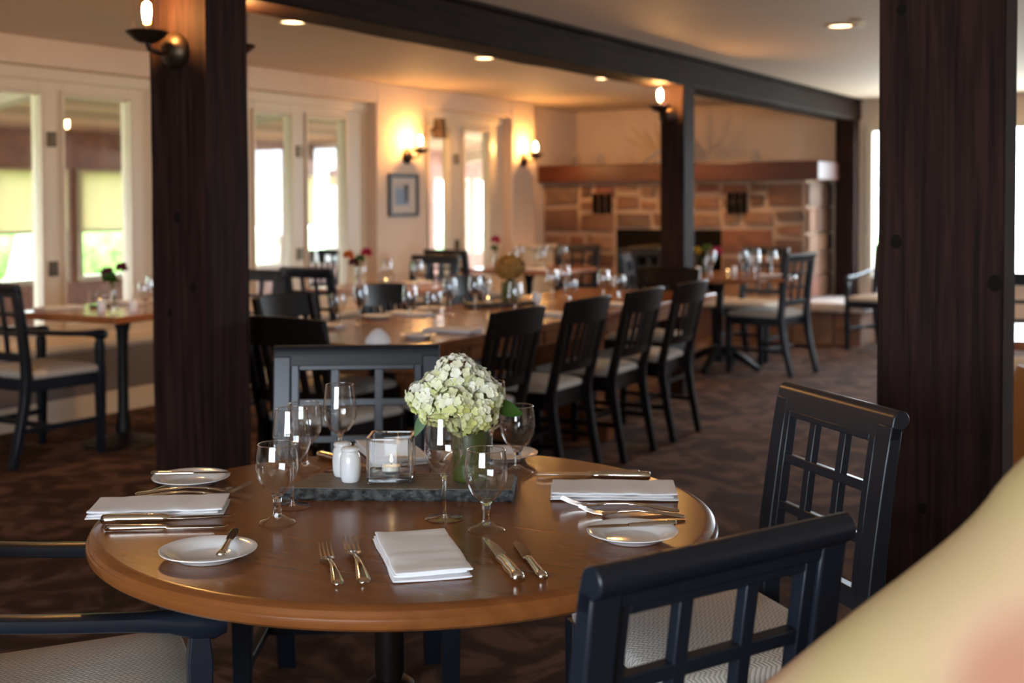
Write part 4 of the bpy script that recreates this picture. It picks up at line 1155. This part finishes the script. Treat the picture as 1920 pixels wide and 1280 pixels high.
NP.put((-5.57, 5.08, Z), radians(20), 'bright napkin behind the candle cube on the first window table', gnw)
# middle window table
bud_vase((-5.30, 6.95, Z), 'clear bud vase with pink flowers on the middle window table', 0)
sprig((-5.30, 6.95, Z + .105), 'pink and orange flowers in front of the middle window', [(-.08, 0, .10, .05, 'petal_orange'), (.07, .01, .12, .05, 'petal_pink'), (-.03, .0, .05, .05, 'petal_maroon'), (.02, 0, .08, .04, 'leaf')])
wine(-4.98, 6.85, 'wine glass on the middle window table, left of two', gg); wine(-4.80, 6.95, 'wine glass on the middle window table, right of two', gg)
goblet(-5.15, 6.78, 'goblet on the middle window table', gg); goblet(-4.93, 7.15, 'goblet at the back of the middle window table', gg)
SH.put((-5.22, 6.88, Z), 0, 'white shaker beside the pink flowers on the middle window table', 'shakers on the window tables')
NP.put((-4.98, 6.72, Z), radians(90), 'napkin on the near side of the middle window table', gnw); NP.put((-5.05, 7.30, Z), radians(90), 'napkin on the far side of the middle window table', gnw)
cand((-5.14, 7.06, Z), 'glass candle cube on the middle window table', 'tealight in the cube on the middle window table')
# third window table
bud_vase((-5.66, 9.40, Z), 'clear bud vase with a pink flower on the third window table', 0)
sprig((-5.66, 9.40, Z + .105), 'single pink flower in front of the third window', [(0, 0, .13, .055, 'petal_pink'), (-.02, .01, .06, .04, 'leaf')])
wine(-5.50, 9.55, 'wine glass on the third window table, left of a row of three', gg); wine(-5.30, 9.62, 'wine glass on the third window table, middle of a row of three', gg)
wine(-5.15, 9.70, 'wine glass on the third window table, right of a row of three', gg); goblet(-5.42, 9.30, 'goblet on the near side of the third window table', gg); goblet(-5.2, 9.4, 'second goblet on the near side of the third window table', gg)
NP.put((-5.20, 9.22, Z), radians(20), 'napkin on the near side of the third window table', gnw)
# fireside table
v3 = bud_vase((-3.74, 9.45, Z), 'green bud vase with yellow and pink flowers on the fireside table', 0, 'vase_green', .10)
sprig((-3.74, 9.45, Z + .09), 'yellow and pink flowers on the fireside table', [(-.07, 0, .08, .05, 'petal_yellow'), (.02, .02, .10, .05, 'stem_green'), (.11, 0, .08, .055, 'petal_pink')])
SH.put((-3.66, 9.13, Z), 0, 'white shaker at the near side of the fireside table', 'shakers on the fireside table')
SH.put((-3.43, 9.30, Z), 0, 'white shaker in the middle of the fireside table', 'shakers on the fireside table')
gf = 'stemware on the fireside table'
for x, y, k, lab in ((-3.86, 9.36, 'g', 'goblet beside the mid-room post on the fireside table'), (-3.60, 9.26, 'w', 'wine glass right of the flowers on the fireside table'), (-3.66, 9.38, 'g', 'goblet behind the shaker on the fireside table'),
                     (-3.42, 9.48, 'w', 'tall wine glass in the middle of the fireside table'), (-3.36, 9.60, 'w', 'tall wine glass behind the middle of the fireside table'),
                     (-3.30, 9.42, 'g', 'goblet in the middle right of the fireside table'), (-3.17, 9.44, 'w', 'wine glass nearest the right-hand chair on the fireside table')):
    (wine if k == 'w' else goblet)(x, y, lab, gf)
tealight((-3.545, 9.47, Z), 'glowing tealight on the fireside table')
NP.put((-3.08, 9.25, Z), radians(10), 'napkin at the right side of the fireside table', 'napkins on the fireside table')
NP.put((-3.72, 8.95, Z), radians(70), 'napkin at the near side of the fireside table', 'napkins on the fireside table')

# ------------------------------------------------------------------ mantel pieces
da = thing('dried_arrangement', 'spray of dried leaves and driftwood on the mantel behind the post', 'dried arrangement', (-5.22, 12.0, 1.70))
MB().tube([(-.22, 0, .02), (-.08, .0, .10), (.05, -.01, .20), (.16, 0, .16)], [.012, .02, .016, .006], 8).build('driftwood', 'driftwood', da)
MB().tube([(-.10, .0, .08), (-.16, .02, .22), (-.13, .0, .30)], [.014, .010, .004], 8).build('driftwood', 'driftwood', da)
MB().lathe([(0, 0), (.06, 0), (.075, .03), (.05, .06), (0, .06)], 16).build('holder', 'driftwood', da)
rnd = random.Random(9)
for k, (u, z) in enumerate(((-.45, .34), (-.36, .46), (-.30, .16), (-.22, .40), (.28, .40), (.36, .18), (.20, .48), (-.05, .50), (.40, .30), (-.40, .06))):
    leaf_mb((u * .15, 0, .10), (u, rnd.uniform(-.06, .06), z), .022, .04, up=(0, -1, .15)).build('dry_leaf', 'dry_leaf', da, smooth=60, fix=False)
for x, lab, h in ((-6.18, 'pale dried bud vase at the left end of the mantel', .12), (-5.88, 'small clear glass jar on the mantel left of the dried spray', .10), (-4.18, 'small glass bauble jar on the mantel right of the post', .11)):
    t = thing('mantel_jar', lab, 'jar', (x, 11.95, 1.70))
    MB().lathe([(0, .002), (.04, .002), (.05, .02), (.05, h * .6), (.03, h * .85), (.03, h), (.027, h), (.027, h * .86), (.046, h * .6), (.046, .02), (0, .006)], 24).build('body', 'glass_thin', t)
    MB().lathe([(0, h), (.032, h), (.034, h + .01), (.012, h + .016), (.014, h + .03), (0, h + .034)], 20).build('lid', 'driftwood', t)

# ------------------------------------------------------------------ upholstered chair in the near right corner, and the tub chair beyond the post
ac = thing('floral_armchair', 'cream and salmon floral upholstered armchair, blurred in the near right corner', 'armchair', tuple(RTv * .62 + AWv * 1.2), YAW)
half = [(0, 1.14), (-.08, 1.12), (-.131, 1.075), (-.160, 1.034), (-.209, .991), (-.293, .928), (-.3545, .877), (-.415, .83), (-.455, .76), (-.47, .60), (-.46, .14)]
outl = half + [(-x, z) for x, z in half[::-1][:-1]]
def smooth_closed(p, it=2):
    for _ in range(it):
        q = []
        for i in range(len(p)):
            a, b2 = p[i], p[(i + 1) % len(p)]
            q += [(a[0] * .75 + b2[0] * .25, a[1] * .75 + b2[1] * .25), (a[0] * .25 + b2[0] * .75, a[1] * .25 + b2[1] * .75)]
        p = q
    return p
outl = smooth_closed(outl)
rings = []
for k in range(13):
    a = -pi / 2 + pi * k / 12; t = sin(a); ins = .07 * (1 - cos(a))
    cx_, cz_ = 0, .62
    rings.append([(x * (1 - ins / .45), t * .085, cz_ + (z - cz_) * (1 - ins / .5)) for x, z in outl])
MB().loft(rings).build('back', 'floral_cloth', ac, smooth=70)
for s_ in (-1, 1):
    MB().loft([[(s_ * .40 + w * cos(2 * pi * k / 14), y, max(.14, .40 + h * sin(2 * pi * k / 14))) for k in range(14)] for y, w, h in ((-.05, .07, .27), (-.3, .07, .25), (-.55, .075, .24), (-.62, .06, .22), (-.64, .03, .18))]).build('armrest', 'floral_cloth', ac, smooth=70)
seat_cushion(.66, .66, -.62, -.06, .16, .47, .05, .03).build('seat', 'floral_cloth', ac, smooth=60)
for sx_ in (-.38, .38):
    for sy_ in (-.56, .02):
        MB().loft([[(sx_ + i * r, sy_ + j * r, z) for i, j in ((-1, -1), (1, -1), (1, 1), (-1, 1))] for r, z in ((.016, 0), (.024, .16))]).build('leg', 'black_wood', ac, smooth=0)
simple('tan_cloth', (0.36, 0.18, 0.07), 0.6)
tb = thing('tub_chair', 'tan rounded tub chair just visible at the right edge behind the post', 'armchair', (-.36, 4.75, 0))
rings = []
for i in range(21):
    a = radians(100 + 240 * i / 20)
    top = .76 - .10 * abs((i - 10) / 10) ** 2
    rings.append([((.30 + r * .05) * cos(a), (.30 + r * .05) * sin(a), .14 + (top - .14) * z) for r, z in ((-1, 0), (-1, .9), (-.6, 1), (.6, 1), (1, .9), (1, 0))])
MB().loft(rings).build('shell', 'tan_cloth', tb, smooth=60)
MB().lathe([(0, .16), (.24, .16), (.245, .3), (.235, .42), (.18, .45), (0, .46)], 32).build('seat', 'tan_cloth', tb, smooth=60)
for k in range(4):
    MB().lathe([(0, 0), (.014, 0), (.02, .15), (0, .15)], 10, (.2 * cos(k * pi / 2 + .7), .2 * sin(k * pi / 2 + .7), 0)).build('leg', 'black_wood', tb)
by_back(LC, -.95, 7.4, .2, -1, 'lattice-back chair at the right edge in front of the bright far window')
goblet(-.72, 5.75, 'goblet on the table at the right edge beyond the wide post')
